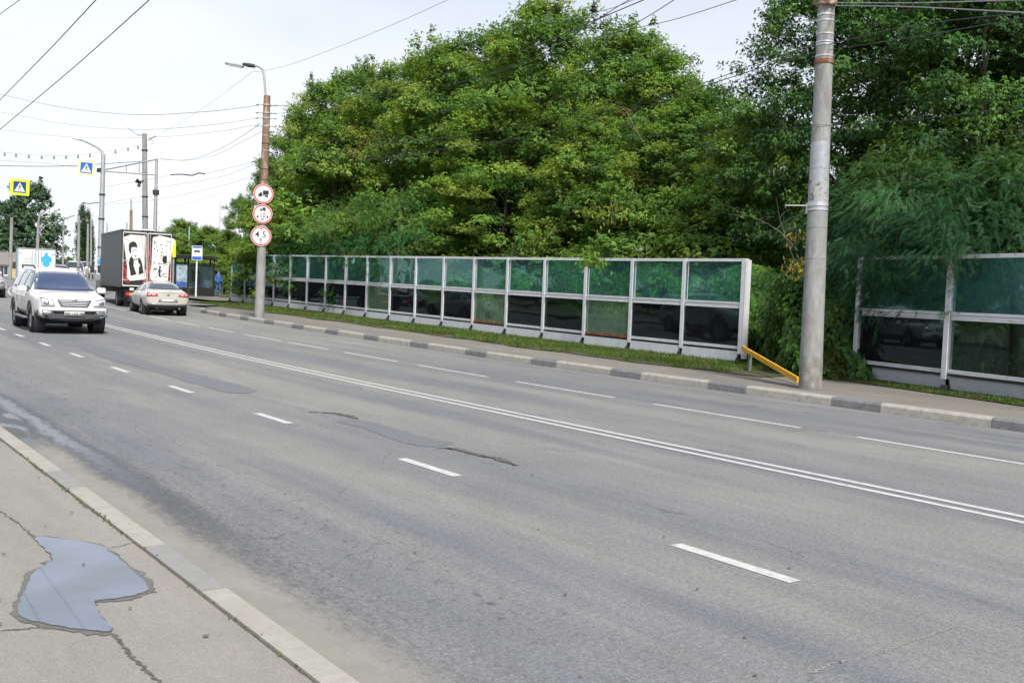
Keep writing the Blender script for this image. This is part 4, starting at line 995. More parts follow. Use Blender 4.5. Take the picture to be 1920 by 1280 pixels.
def make_suv(name, label, paint, loc, rz, suv=True, glass='car_glass', detail=True):
    root = thing(name, label, 'car', loc, rz)
    S = [(-2.42, [(.72, .48), (.80, .72), (.80, 1.00), (.76, 1.08), (.70, 1.16), (.4, 1.18), (0, 1.19)]),
         (-2.36, [(.84, .40), (.90, .70), (.90, 1.02), (.86, 1.15), (.74, 1.55), (.4, 1.60), (0, 1.61)]),
         (-2.15, [(.88, .34), (.94, .70), (.93, 1.03), (.89, 1.16), (.73, 1.70), (.4, 1.76), (0, 1.77)]),
         (-1.4, [(.90, .33), (.955, .70), (.945, 1.03), (.90, 1.16), (.73, 1.74), (.4, 1.80), (0, 1.81)]),
         (-.4, [(.90, .33), (.955, .70), (.945, 1.02), (.90, 1.15), (.73, 1.74), (.4, 1.80), (0, 1.81)]),
         (.28, [(.90, .33), (.955, .70), (.945, 1.02), (.90, 1.14), (.72, 1.68), (.4, 1.745), (0, 1.76)]),
         (.75, [(.90, .33), (.955, .70), (.945, 1.02), (.90, 1.13), (.80, 1.38), (.42, 1.43), (0, 1.45)]),
         (1.18, [(.90, .33), (.955, .70), (.94, 1.00), (.90, 1.07), (.82, 1.12), (.42, 1.17), (0, 1.18)]),
         (1.7, [(.90, .33), (.955, .68), (.93, .98), (.87, 1.06), (.76, 1.10), (.42, 1.155), (0, 1.165)]),
         (2.15, [(.88, .34), (.93, .66), (.90, .95), (.84, 1.03), (.72, 1.075), (.42, 1.125), (0, 1.135)]),
         (2.36, [(.84, .36), (.88, .60), (.86, .90), (.81, .98), (.69, 1.03), (.42, 1.07), (0, 1.08)]),
         (2.46, [(.76, .38), (.82, .58), (.81, .86), (.76, .93), (.64, .975), (.40, 1.01), (0, 1.02)])]
    sh = shell(S, paint); me = finish(sh, [(1.47, .40, .46, 1.2), (-1.43, .40, .46, 1.2)], paint); body = link('body', me, root); bv = bvh_of(me)
    # underside and arches
    mb = MB(); mb.box((0, 0, .42), (1.5, 4.3, .30)); mb.build('underbody', M['under'], root)
    for y in (1.47, -1.43):
        for s in (-1, 1): mb = MB(); mb.lathe([(.47, s*.62), (.47, s*.93)], (0, y, .40), 'X', 24); mb.build('wheel_arch_liner', M['trim'], root)
    for y in (1.47, -1.43):
        for s in (-1, 1): wheel(root, s*.83, y, .375, .25, s, 6)
    g = M[glass]
    conform(bv, [(-.80, 1.17), (.80, 1.17), (.655, 1.685), (-.655, 1.685)], 'y', 1, 'windscreen', g, root, nu=12, nv=8)
    conform(bv, [(-.72, 1.20), (.72, 1.20), (.64, 1.64), (-.64, 1.64)], 'y', -1, 'rear_window', M['car_glass_dark'], root)
    for s in (-1, 1):
        for nm, c in (('side_window', [(.92, 1.16), (.02, 1.16), (.02, 1.66), (.42, 1.64)]), ('side_window', [(-.06, 1.16), (-.95, 1.17), (-.95, 1.67), (-.06, 1.67)]), ('side_window', [(-1.03, 1.17), (-2.02, 1.20), (-1.92, 1.62), (-1.03, 1.66)])):
            conform(bv, c, 'x', s, nm, M['car_glass_grey'], root, nu=6, nv=5)
        # cladding
        conform(bv, [(1.0, .34), (-.96, .34), (-.96, .52), (1.0, .52)], 'x', s, 'sill_cladding', M['grey_trim'], root, off=.015)
        mb = MB(); mb.box((s*.98, 0, .38), (.14, 1.9, .05)); mb.build('running_board', M['grey_trim'], root, bevel=.015)
        # arch lips
        for y in (1.47, -1.43):
            mb = MB(); pts = [(s*.955, y+.485*math.cos(a), .40+.485*math.sin(a)) for a in [R(8+k*16.4) for k in range(11)]]
            mb.tube(pts, .028, 6); mb.build('arch_lip', M['grey_trim'] if suv else paint, root, smooth=True)
        # mirror
        mb = MB(); mb.box((s*1.06, .72, 1.18), (.25, .12, .17)); mr_ = mb.build('wing_mirror', paint, root, bevel=.04)
        mb = MB(); mb.tube([(s*.88, .76, 1.13), (s*.98, .74, 1.14)], .03, 6); mb.build('mirror_stalk', M['trim'], mr_)
        # headlamp: housing wraps the corner
        hl = conform(bv, [(s*.50, .77), (s*.82, .76), (s*.84, .965), (s*.54, .93)], 'y', 1, 'headlight', M['hotlamp'], root, off=.008)
        conform(bv, [(s*.64, .80), (s*.77, .80), (s*.77, .905), (s*.64, .905)], 'y', 1, 'lamp_bowl', M['chrome'], hl, off=.016, nu=4, nv=4)
        conform(bv, [(s*.50, .765), (s*.82, .755), (s*.82, .772), (s*.50, .782)], 'y', 1, 'lamp_edge', M['grey_trim'], hl, off=.014, nu=6, nv=1)
        conform(bv, [(s*.54, .935), (s*.84, .97), (s*.845, .984), (s*.54, .949)], 'y', 1, 'lamp_brow', M['trim'], hl, off=.010, nu=6, nv=1)
        fg = conform(bv, [(s*.60, .535), (s*.80, .54), (s*.80, .625), (s*.57, .62)], 'y', 1, 'fog_lamp', M['chrome'], root, off=.03)
        conform(bv, [(s*.66, 1.0), (s*.78, 1.0), (s*.80, 1.35), (s*.72, 1.35)], 'y', -1, 'tail_light', M['lens_red'], root, off=.01)
        conform(bv, [(-.05, .40), (-.035, .40), (-.03, 1.12), (-.045, 1.12)], 'x', s, 'door_seam', M['trim'], root, off=.002, nu=1, nv=8)
        conform(bv, [(.95, .55), (.965, .55), (.98, 1.10), (.965, 1.10)], 'x', s, 'door_seam', M['trim'], root, off=.002, nu=1, nv=8)
        conform(bv, [(-1.02, .75), (-1.005, .75), (-.98, 1.12), (-.995, 1.12)], 'x', s, 'door_seam', M['trim'], root, off=.002, nu=1, nv=8)
        for yy_ in (.18, -.78):
            mb = MB(); mb.box((s*.965, yy_, .98), (.03, .17, .03)); mb.build('door_handle', paint, root, bevel=.008)
        # roof rails
        mb = MB(); mb.tube([(s*.64, .15, 1.76), (s*.66, .0, 1.835), (s*.66, -1.9, 1.835), (s*.64, -2.05, 1.76)], .024, 6); mb.build('roof_rail', M['trim'], root, smooth=True)
    # lower bumper
    conform(bv, [(-.86, .37), (.86, .37), (.90, .655), (-.90, .655)], 'y', 1, 'lower_bumper', M['bumper_grey'], root, off=.018, nu=16, nv=4, thick=.01)
    conform(bv, [(-.84, .36), (.84, .36), (.84, .47), (-.84, .47)], 'y', 1, 'bumper_skirt', M['trim'], root, off=.030, nu=16, nv=3, thick=.01)
    conform(bv, [(-.50, .575), (.50, .575), (.56, .645), (-.56, .645)], 'y', 1, 'lower_grille', M['black'], root, off=.032, nu=10, nv=3)
    gl = conform(bv, [(-.34, .755), (.34, .755), (.44, .945), (-.44, .945)], 'y', 1, 'grille', M['black'], root, off=.010, nu=8, nv=4)
    for k in range(4):
        z = .765+k*.044; wv = .33+k*.024
        conform(bv, [(-wv, z+.012), (wv, z+.012), (wv+.012, z+.034), (-wv-.012, z+.034)], 'y', 1, 'grille_bar', M['white_metal'], gl, off=.02, nu=8, nv=1, thick=.006)
    conform(bv, [(-.06, .90), (.06, .90), (.06, .965), (-.06, .965)], 'y', 1, 'badge', M['chrome'], root, off=.03, nu=4, nv=3)
    pl = conform(bv, [(-.26, .515), (.26, .515), (.26, .625), (-.26, .625)], 'y', 1, 'licence_plate', M['plate'], root, off=.05, nu=1, nv=1, thick=.01)
    me_ = text_mesh('М011АС 164', .092, .001); me_.materials.append(M['sign_black']); tx = link('plate_number', me_, pl); h = bv.ray_cast(Vector((0, 8, .5)), Vector((0, -1, 0)))[0]
    tx.rotation_euler = (R(90), 0, R(180)); tx.location = (0, h.y+.066, .568)
    # wipers, hood seam
    conform(bv, [(-.72, 1.175), (.70, 1.175), (.70, 1.20), (-.72, 1.20)], 'y', 1, 'wiper_cowl', M['trim'], root, off=.012, nu=10, nv=1)
    # interior hints: mirror inside the glass is not visible; dark outline round the windscreen
    return root
SUVc = Vector((6.86, 32.0, 0)); SUVc.z = zg(32)+.0
make_suv('parked_car', 'white off road car with roof rails and lit headlamps driving towards the camera at left', M['white_paint'], SUVc, R(180-2.0))
bpy.data.objects['parked_car'].name = 'sport_utility_car'

def make_sedan(name, label, paint, loc, rz):
    root = thing(name, label, 'car', loc, rz)
    S = [(-2.38, [(.66, .42), (.74, .62), (.76, .80), (.74, .92), (.68, .99), (.4, 1.02), (0, 1.03)]),
         (-2.30, [(.80, .34), (.86, .60), (.87, .80), (.83, .94), (.72, 1.02), (.4, 1.05), (0, 1.06)]),
         (-2.0, [(.86, .26), (.91, .58), (.92, .80), (.87, .95), (.74, 1.04), (.4, 1.07), (0, 1.08)]),
         (-1.65, [(.88, .22), (.925, .58), (.93, .80), (.88, .96), (.72, 1.07), (.4, 1.11), (0, 1.12)]),
         (-1.15, [(.88, .21), (.925, .58), (.93, .80), (.88, .96), (.64, 1.26), (.38, 1.31), (0, 1.32)]),
         (-.55, [(.88, .21), (.925, .58), (.93, .80), (.88, .96), (.60, 1.38), (.36, 1.42), (0, 1.43)]),
         (.1, [(.88, .21), (.925, .58), (.93, .80), (.88, .95), (.60, 1.37), (.36, 1.41), (0, 1.42)]),
         (.65, [(.88, .21), (.925, .58), (.93, .79), (.88, .93), (.70, 1.16), (.38, 1.20), (0, 1.21)]),
         (1.1, [(.88, .21), (.925, .58), (.92, .78), (.87, .88), (.76, .95), (.4, .98), (0, .99)]),
         (1.7, [(.87, .22), (.92, .56), (.90, .73), (.84, .81), (.72, .86), (.4, .90), (0, .91)]),
         (2.2, [(.80, .24), (.86, .5), (.84, .64), (.78, .72), (.66, .76), (.4, .80), (0, .81)]),
         (2.38, [(.66, .28), (.72, .5), (.71, .62), (.66, .68), (.58, .71), (.4, .73), (0, .74)])]
    sh = shell(S, paint); me = finish(sh, [(1.38, .33, .385, 1.2), (-1.36, .33, .385, 1.2)], paint); body = link('body', me, root); bv = bvh_of(me)
    mb = MB(); mb.box((0, 0, .34), (1.4, 4.1, .26)); mb.build('underbody', M['under'], root)
    for y in (1.38, -1.36):
        for s in (-1, 1): mb = MB(); mb.lathe([(.39, s*.60), (.39, s*.90)], (0, y, .33), 'X', 24); mb.build('wheel_arch_liner', M['trim'], root)
    for y in (1.38, -1.36):
        for s in (-1, 1): wheel(root, s*.80, y, .325, .23, s, 7)
    conform(bv, [(-.70, 1.10), (.70, 1.10), (.53, 1.365), (-.53, 1.365)], 'y', -1, 'rear_window', M['car_glass_dark'], root, nu=12, nv=6)
    conform(bv, [(-.74, 1.0), (.74, 1.0), (.56, 1.34), (-.56, 1.34)], 'y', 1, 'windscreen', M['car_glass_dark'], root, nu=10, nv=6)
    for s in (-1, 1):
        conform(bv, [(.75, .98), (-.02, .99), (-.02, 1.33), (.30, 1.31)], 'x', s, 'side_window', M['car_glass_grey'], root, nu=6, nv=4)
        conform(bv, [(-.09, .99), (-1.05, 1.01), (-.85, 1.27), (-.09, 1.33)], 'x', s, 'side_window', M['car_glass_grey'], root, nu=6, nv=4)
        conform(bv, [(-1.12, 1.02), (-1.45, 1.05), (-1.25, 1.14), (-1.02, 1.22)], 'x', s, 'side_window', M['car_glass_dark'], root, nu=4, nv=3)
        tl = conform(bv, [(s*.40, .83), (s*.84, .80), (s*.82, .965), (s*.45, .93)], 'y', -1, 'tail_light', M['lens_red'], root, off=.012, nu=8, nv=5)
        conform(bv, [(s*.50, .85), (s*.66, .85), (s*.66, .92), (s*.50, .92)], 'y', -1, 'lamp_ring', M['lens_pink'], tl, off=.02, nu=4, nv=3)
        conform(bv, [(s*.70, .85), (s*.79, .85), (s*.79, .92), (s*.70, .92)], 'y', -1, 'lamp_ring', M['lens_pink'], tl, off=.02, nu=4, nv=3)
        conform(bv, [(-.05, .30), (-.035, .30), (-.03, .96), (-.045, .96)], 'x', s, 'door_seam', M['trim'], root, off=.002, nu=1, nv=8)
        conform(bv, [(-1.02, .62), (-1.005, .62), (-1.08, .98), (-1.095, .98)], 'x', s, 'door_seam', M['trim'], root, off=.002, nu=1, nv=6)
        conform(bv, [(s*.46, .62), (s*.66, .60), (s*.70, .72), (s*.50, .74)], 'y', 1, 'headlight', M['hotlamp'], root)
        for yy_ in (.12, -.80):
            mb = MB(); mb.box((s*.935, yy_, .86), (.025, .16, .025)); mb.build('door_handle', paint, root, bevel=.006)
        mb = MB(); mb.box((s*1.0, .62, 1.0), (.2, .1, .13)); mb.build('wing_mirror', paint, root, bevel=.035)
        mb = MB(); mb.tube([(s*.45, -2.34, .33), (s*.45, -2.44, .32)], .04, 10); mb.build('exhaust_tip', M['chrome'] if s > 0 else M['trim'], root)
    conform(bv, [(-.78, .33), (.78, .33), (.80, .47), (-.80, .47)], 'y', -1, 'lower_bumper', M['trim'], root, off=.012, nu=14, nv=3, thick=.01)
    conform(bv, [(-.40, .575), (.40, .575), (.36, .70), (-.36, .70)], 'y', -1, 'plate_recess', M['grey_trim'], root, off=.004, nu=6, nv=3)
    conform(bv, [(-.26, .585), (.26, .585), (.26, .69), (-.26, .69)], 'y', -1, 'licence_plate', M['plate'], root, off=.02, nu=1, nv=1, thick=.01)
    conform(bv, [(-.82, .50), (.82, .50), (.82, .515), (-.82, .515)], 'y', -1, 'chrome_strip', M['chrome'], root, off=.012, nu=14, nv=1)
    conform(bv, [(-.72, .975), (.72, .975), (.72, .985), (-.72, .985)], 'y', -1, 'boot_seam', M['trim'], root, off=.003, nu=12, nv=1)
    conform(bv, [(-.05, .86), (.05, .86), (.05, .94), (-.05, .94)], 'y', -1, 'badge', M['chrome'], root, off=.02, nu=3, nv=3)
    return root
sc_ = Vector((13.2, 43.2, 0)); sc_.z = zg(43.0)
sed = make_sedan('sedan_car', 'dusty silver low roofed saloon with red tail lights stopped behind the black truck', M['silver_paint'], sc_, R(-5))
sed.scale = (.955, .955, .955); sed.rotation_euler = (R(.57), 0, R(-7)); bpy.data.objects['sport_utility_car'].rotation_euler = (R(-.4), 0, R(178))

# black box truck
def place_z(X, Y): return Vector((X, Y, zg(Y)))
hd = R(-7.5)
TW, TH0, TH1, TLn = 2.28, .93, 3.60, 7.6
rear_left = ground(226, 574, 0)
rl = Vector((13.17, 48.7, 0))
tr = thing('box_truck', 'dark grey box truck, black rear doors printed with white playing cards and red roses', 'truck', (0, 0, 0), 0)
# rear face centre
fwd = Vector((math.sin(-hd), math.cos(-hd), 0)); rgt = Vector((fwd.y, -fwd.x, 0))
rc = rl+rgt*TW/2; tr.location = (rc.x, rc.y, zg(rc.y)); tr.rotation_euler = (0, 0, hd)
mb = MB(); mb.box((0, TLn/2, (TH0+TH1)/2), (TW, TLn, TH1-TH0)); mb.build('cargo_box', M['box_grey'], tr, bevel=.02)
mb = MB()
for z in (TH0+.03, TH1-.03):
    for s in (-1, 1): mb.box((s*(TW/2-.01), TLn/2, z), (.05, TLn+.02, .07))
mb.build('box_edge_trim', M['box_black'], tr)
for s in (-1, 1):
    mb = MB(); mb.box((s*(TW/4-.01), -.02, (TH0+TH1)/2), (TW/2-.03, .04, TH1-TH0-.06)); dr_ = mb.build('rear_door', M['box_black'], tr, bevel=.01)
    x0, x1 = (-TW/2+.07, -.03) if s < 0 else (.03, TW/2-.07); z0, z1 = TH0+.08, TH1-.12
    mb = MB()
    for a, b in (((x0, z0), (x1, z0)), ((x0, z1), (x1, z1)), ((x0, z0), (x0, z1)), ((x1, z0), (x1, z1))): mb.bar((a[0], -.045, a[1]), (b[0], -.045, b[1]), .02, .045)
    mb.build('door_outline', M['sign_white'], dr_)
    mb = MB()
    for k, z in enumerate((TH0+.35, TH0+1.25, TH1-.45)):
        mb.box((s*(TW/2-.17), -.052, z), (.26, .02, .05))
    mb.build('hinge', M['galv'], dr_)
    # red rose panels
    rnd = random.Random(40+s); mb = MB()
    for k in range(80):
        if rnd.random() < .5: x = (x0 if s < 0 else x1)+(-s)*rnd.uniform(.04, .28)
        else: x = (x1 if s < 0 else x0)+s*rnd.uniform(.04, .16)
        z = TH0+.25+rnd.random()**1.3*1.9; r_ = rnd.uniform(.05, .1)
        mb.prism([(r_*math.cos(j*math.pi/3.5)*rnd.uniform(.6, 1.2), r_*math.sin(j*math.pi/3.5)*rnd.uniform(.6, 1.2)) for j in range(7)], (x, -.047-.001*k/46, z), (1, 0, 0), (0, 0, 1), .002)
    mb.build('red_roses', M['art_red'], dr_)
    # stacked playing cards
    cxs = s*TW/4+.02; cz = (TH0+TH1)/2+.03
    def card(dx, dz, rot, y, w_=.78, h_=2.05, m='art_white', nm='playing_card'):
        r_ = .08; o_ = []
        for ax_, az_, a0 in ((w_/2-r_, h_/2-r_, 0), (-w_/2+r_, h_/2-r_, 90), (-w_/2+r_, -h_/2+r_, 180), (w_/2-r_, -h_/2+r_, 270)):
            for k in range(4): a_ = R(a0+k*30); o_.append((ax_+r_*math.cos(a_), az_+r_*math.sin(a_)))
        c_, s2 = math.cos(rot), math.sin(rot); o_ = [(x*c_-z*s2, x*s2+z*c_) for x, z in o_]
        mb = MB(); mb.prism(o_, (cxs+dx, y, cz+dz), (1, 0, 0), (0, 0, 1), .003); return mb.build(nm, M[m], dr_)
    rt = R(8) if s < 0 else R(-1.5)
    card(.07, .05, rt-R(9), -.051); card(.03, .02, rt-R(4), -.0545, m='faint_print'); card(0, 0, rt, -.058)
    mb = MB(); c_, s2 = math.cos(rt), math.sin(rt)
    def rp_(pts, y=-.0625): mb.prism([(x*c_-z*s2, x*s2+z*c_) for x, z in pts], (cxs, y, cz), (1, 0, 0), (0, 0, 1), .002)
    if s < 0:      # generic figure in a dark suit on the card
        rp_([(-.20, .62), (-.12, .74), (.02, .78), (.13, .72), (.17, .58), (.16, .45), (.10, .50), (.02, .52), (-.10, .50), (-.13, .30), (-.19, .2), (-.22, .4)])
        rp_([(-.06, .36), (.02, .38), (.02, .34), (-.06, .33)]); rp_([(.06, .38), (.12, .37), (.12, .34), (.06, .34)])
        rp_([(-.02, .10), (.10, .14), (.04, .05)])
        rp_([(-.15, .12), (-.05, -.05), (-.10, -.35), (-.02, -.75), (-.28, -.80), (-.30, -.2), (-.24, -.02)])
        rp_([(.14, .02), (.24, -.05), (.29, -.3), (.30, -.72), (.08, -.78), (.12, -.45), (.20, -.35), (.12, -.2)])
        rp_([(-.03, -.02), (.03, -.05), (.10, -.01), (.10, -.1), (.03, -.07), (-.03, -.11)])
    else:
        rnd2 = random.Random(9)
        for k in range(46):
            x, z = rnd2.uniform(-.3, .3), rnd2.uniform(-.85, .85); a_ = rnd2.uniform(0, 3.14); L_ = rnd2.uniform(.05, .22); w_ = rnd2.uniform(.006, .03)
            dx, dz = math.cos(a_)*L_/2, math.sin(a_)*L_/2; nx_, nz_ = -math.sin(a_)*w_, math.cos(a_)*w_
            rp_([(x-dx, z-dz), (x+nx_, z+nz_), (x+dx, z+dz), (x-nx_, z-nz_)], -.0625-.0001*k)
        rp_([(.10, .15), (.28, .20), (.30, -.12), (.18, -.2), (.08, -.05)], -.0672); rp_([(-.04, -.3), (.02, -.3), (.03, -.8), (-.05, -.8)], -.0672)
    mb.build('card_picture', M['art_black'], dr_)
    mb = MB(); mb.tube([(s*.12, -.075, TH0+.1), (s*.12, -.075, TH1-.05)], .016, 6); mb.build('lock_bar', M['galv'], dr_)
mb = MB(); mb.box((0, TLn*.45, .88), (.9, TLn*1.25, .2)); mb.box((0, -.05, .62), (TW*.86, .12, .42)); mb.box((0, .0, .40), (TW*.9, .1, .06)); mb.build('chassis', M['under'], tr)
for s in (-1, 1):
    mb = MB(); mb.box((s*.72, -.125, .62), (.42, .04, .15)); a_ = mb.build('tail_light', M['lens_red'], tr, bevel=.01)
    mb = MB(); mb.box((s*.72, -.15, .62), (.13, .02, .11)); mb.build('indicator', M['amber'], a_)
    mb = MB(); mb.box((s*.55, -.150, .62), (.07, .02, .11)); mb.build('reverse_lamp', M['plate'], a_)
    mb = MB(); mb.box((s*(TW/2-.2), .62, .58), (.35, .02, .55)); mb.build('mudflap', M['trim'], tr)
    for y in (1.5, 8.4):
        wheel(tr, s*(TW/2-.17), y, .40, .24 if y > 3 else .3, s, 8)
mb = MB(); mb.box((0, 0, .78), (1.6, .05, .1)); mb.build('rear_beam', M['chassis'] if 'chassis' in M else M['under'], tr)
mb = MB(); mb.box((0, -.05, TH1+.03), (.55, .12, .06)); mb.build('roof_marker', M['sign_white'], tr, bevel=.01)
# cab
def cab(parent, y0, w_, h0, h1, L_, paint, glass):
    mb = MB(); pr = [(0, h0), (L_, h0), (L_+.05, h0+.55), (L_-.15, h0+.95), (L_-.45, h1), (.1, h1), (0, h1-.1)]
    mb.prism([(a, b) for a, b in pr], (-w_/2, y0, 0), (0, 1, 0), (0, 0, 1), w_)
    c = mb.build('cab', paint, parent, bevel=.05)
    for s in (-1, 1):
        mb = MB(); mb.prism([(.3, h0+.85), (L_-.25, h0+.85), (L_-.5, h1-.12), (.3, h1-.12)], (s*(w_/2+.004) if s > 0 else s*(w_/2+.012), y0, 0), (0, 1, 0), (0, 0, 1), .008); mb.build('side_window', glass, c)
        mb = MB(); mb.box((s*(w_/2+.2), y0+L_-.1, h0+1.15), (.2, .1, .42)); mb.build('wing_mirror', M['trim'], parent, bevel=.03); 
        mb = MB(); mb.tube([(s*w_/2, y0+L_-.2, h0+1.3), (s*(w_/2+.2), y0+L_-.1, h0+1.3)], .02, 6); mb.build('mirror_arm', M['trim'], parent)
        mb = MB(); mb.box((s*(w_/2+.012), y0+.28, h0+.6), (.02, .15, .03)); mb.build('door_handle', M['trim'], c)
    mb = MB(); mb.prism([(0, 0), (1, 0), (1, 1), (0, 1)], (-w_/2+.12, y0+L_-.10, h0+.92), (w_-.24, 0, 0), (0, -.32, h1-h0-1.0), .01); mb.build('windscreen', glass, c)
    return c
cab(tr, TLn+.12, 2.2, .6, 2.5, 2.2, M['cab_green'], M['car_glass_dark'])

# white box truck
wt = thing('box_truck', 'white box truck with a blue water bottle print behind the white off road car', 'truck', (0, 0, 0), 0)
hd2 = R(-9); wl = Vector((12.7, 70.4, 0)); f2 = Vector((math.sin(-hd2), math.cos(-hd2), 0)); r2 = Vector((f2.y, -f2.x, 0)); wc = wl+r2*1.1
wt.location = (wc.x, wc.y, zg(wc.y)); wt.rotation_euler = (0, 0, hd2)
mb = MB(); mb.box((0, 2.3, 1.78), (2.2, 4.6, 1.86)); mb.build('cargo_box', M['box_blue'], wt, bevel=.02)
for s in (-1, 1):
    mb = MB(); mb.box((s*.54, -.02, 1.78), (1.05, .04, 1.76)); d_ = mb.build('rear_door', M['box_white'], wt, bevel=.01)
    mb = MB()
    if s < 0:
        for k in range(9): mb.box((-.52, -.044, 2.15-k*.09), (.62 if k % 3 else .5, .006, .03))
        mb.build('faint_text_lines', M['faint_print'], d_)
    else:
        mb.prism([(-.08, .46), (.08, .46), (.09, .3), (.3, .17), (.33, .02), (.28, -.1), (.2, -.14), (.2, -.34), (.05, -.42), (-.12, -.40), (-.2, -.3), (-.2, -.12), (-.3, -.06), (-.31, .12), (-.1, .28)], (.55, -.044, 2.02), (1, 0, 0), (0, 0, 1), .006); mb.build('bottle_print', M['van_blue'], d_)
    mb = MB(); mb.tube([(s*.1, -.07, .95), (s*.1, -.07, 2.62)], .02, 6); mb.tube([(s*.26, -.07, .95), (s*.26, -.07, 2.62)], .012, 6); mb.build('lock_bar', M['galv'], d_)
    mb = MB(); mb.box((s*.98, -.045, 2.4), (.18, .02, .05)); mb.box((s*.98, -.045, 1.2), (.18, .02, .05)); mb.build('hinge', M['galv'], d_)
    for y in (1.0, 4.6): wheel(wt, s*.86, y, .36, .26, s, 6)
    mb = MB(); mb.box((s*.8, -.06, .62), (.3, .05, .12)); mb.build('tail_light', M['lens_red'], wt)
mb = MB()
for x in (-1.08, 1.08): mb.box((x, -.03, 1.78), (.06, .06, 1.9))
mb.box((0, -.03, 2.71), (2.2, .06, .06)); mb.box((0, -.03, .86), (2.2, .06, .06)); mb.build('door_frame', M['galv'], wt)
mb = MB(); mb.box((0, 2.4, .7), (.8, 5.6, .18)); mb.box((0, 0, .5), (1.9, .1, .12)); mb.build('chassis', M['under'], wt)
cab(wt, 4.7, 1.9, .5, 2.1, 1.6, M['box_white'], M['car_glass_grey'])
# cars further back at the left edge
def small_car(name, label, paint, X, Y, head, van=False, glass='car_glass_grey', scale=1):
    root = make_suv(name, label, paint, (X, Y, zg(Y)), head, suv=False, glass=glass)
    root.scale = (scale, scale, scale*(1.05 if van else .92)); return root
small_car('off_road_car', 'silver grey car with dark bumper cut off by the left edge of the photo', M['silver2_paint'], 8.95, 59.0, R(178-2), glass='car_glass_dark')
small_car('car', 'white car half hidden between the silver grey car and the white box truck', M['white_paint'], 10.6, 70.5, R(172), glass='car_glass_dark')
small_car('car', 'dark blue car roof at the left edge behind the silver grey car', M['sign_navy'], 9.9, 76, R(172), glass='car_glass_dark')
small_car('minivan', 'distant white van between the poplar and the cab of the black truck', M['white_paint'], 27.0, 118, R(166), van=True, glass='car_glass_dark', scale=1.12)
small_car('minivan', 'distant white van right beside the black truck cab, behind the nearer white van', M['white_paint'], 31.5, 133, R(166), van=True, glass='car_glass_dark', scale=1.12)
small_car('car', 'distant pale silver car below the white vans left of the black truck cab', M['silver2_paint'], 24.2, 112, R(166), glass='car_glass_dark')

# ------------------------------------------------------------------ bus stop
bsY = 66.2; bsX = 22.4; bz = zg(bsY)+.13
bs = thing('bus_shelter', 'black framed glass bus shelter with posters right of the black truck', 'bus shelter', (bsX+.1, bsY, bz), R(-8)); bs.scale = (.8, 1, 1)
for x in (-1.55, -.55, 1.5):
    for y in (-.55, .65):
        mb = MB(); mb.box((x, y, 1.2), (.12, .09, 2.4)); mb.build('post', M['black'], bs)
mb = MB(); mb.box((0, 0, 2.52), (3.7, 1.9, .24)); mb.build('roof', M['black'], bs, bevel=.02)
for c_, d_ in (((-1.05, -.55, 2.1), (.9, .05, .08)), ((-1.05, -.55, .28), (.9, .05, .5)), ((.5, -.55, 2.1), (1.9, .04, .06)), ((.5, -.55, .30), (1.9, .05, .44))): mb = MB(); mb.box(c_, d_); mb.build('cross_rail', M['black'], bs)
mb = MB(); mb.box((-1.05, -.55, 1.28), (.84, .03, 1.45)); mb.build('advert_panel', M['poster_pale'], bs)
mb = MB(); mb.box((-1.05, -.575, .72), (.82, .01, .34)); mb.build('advert_blue_band', M['poster_blue'], bs)
mb = MB(); mb.box((.48, -.55, 1.3), (1.86, .015, 1.5)); mb.build('glass_wall', M['pane_shelter'], bs)
mb = MB(); mb.box((0, .68, 1.3), (2.9, .015, 1.5)); mb.build('back_glass', M['pane_shelter'], bs)
mb = MB(); mb.box((.45, .3, .46), (1.9, .38, .05)); mb.build('bench', M['trim'], bs)
# waiting person, seated on the bench
def person(name, label, base, rz, joints, edges, radii, parts):
    root = thing(name, label, 'person', base, rz)
    me = bpy.data.meshes.new('body'); me.from_pydata(joints, edges, []); o = link('body', me, root)
    sk = o.modifiers.new('skin', 'SKIN'); sk.use_smooth_shade = True
    for i, r_ in enumerate(radii): me.skin_vertices[0].data[i].radius = (r_, r_)
    me.skin_vertices[0].data[0].use_root = True
    ss = o.modifiers.new('s', 'SUBSURF'); ss.levels = 2; ss.render_levels = 2
    dg = bpy.context.evaluated_depsgraph_get(); dg.update(); m2 = bpy.data.meshes.new_from_object(o.evaluated_get(dg)); o.modifiers.clear(); o.data = m2
    m2.materials.clear()
    for k_ in ('cloth_dark', 'cloth_blue', 'skin', 'cloth_white'): m2.materials.append(M[k_])
    for p in m2.polygons: p.material_index = parts(p.center); p.use_smooth = True
    return root
J = [(0, 0, .55), (0, .02, .75), (0, .03, .95), (0, .0, 1.08), (0, -.02, 1.20), (0, -.03, 1.30),
     (.17, .02, .99), (.24, -.06, .75), (.16, -.28, .66), (-.17, .02, .99), (-.24, -.06, .75), (-.16, -.28, .66),
     (.10, -.05, .52), (.13, -.45, .53), (.13, -.45, .10), (.13, -.60, .05), (-.10, -.05, .52), (-.13, -.45, .53), (-.13, -.45, .10), (-.13, -.60, .05), (.14, -.36, .64), (-.14, -.36, .64)]
Eg = [(0, 1), (1, 2), (2, 3), (3, 4), (4, 5), (2, 6), (6, 7), (7, 8), (8, 20), (2, 9), (9, 10), (10, 11), (11, 21), (0, 12), (12, 13), (13, 14), (14, 15), (0, 16), (16, 17), (17, 18), (18, 19)]
Rr = [.15, .15, .15, .06, .10, .09, .07, .05, .04, .07, .05, .04, .10, .075, .055, .04, .10, .075, .055, .04, .035, .035]
pe = person('person', 'person in a dark blue jacket and pale hat sitting inside the bus shelter', bs.matrix_basis @ Vector((.65, .26, 0)), R(-8), J, Eg, Rr,
            lambda c: 1 if (c.z > .58 and c.z < 1.07 and c.y > -.33) else 2 if (c.z >= 1.07 or (c.y <= -.33 and c.z > .6)) else 0)
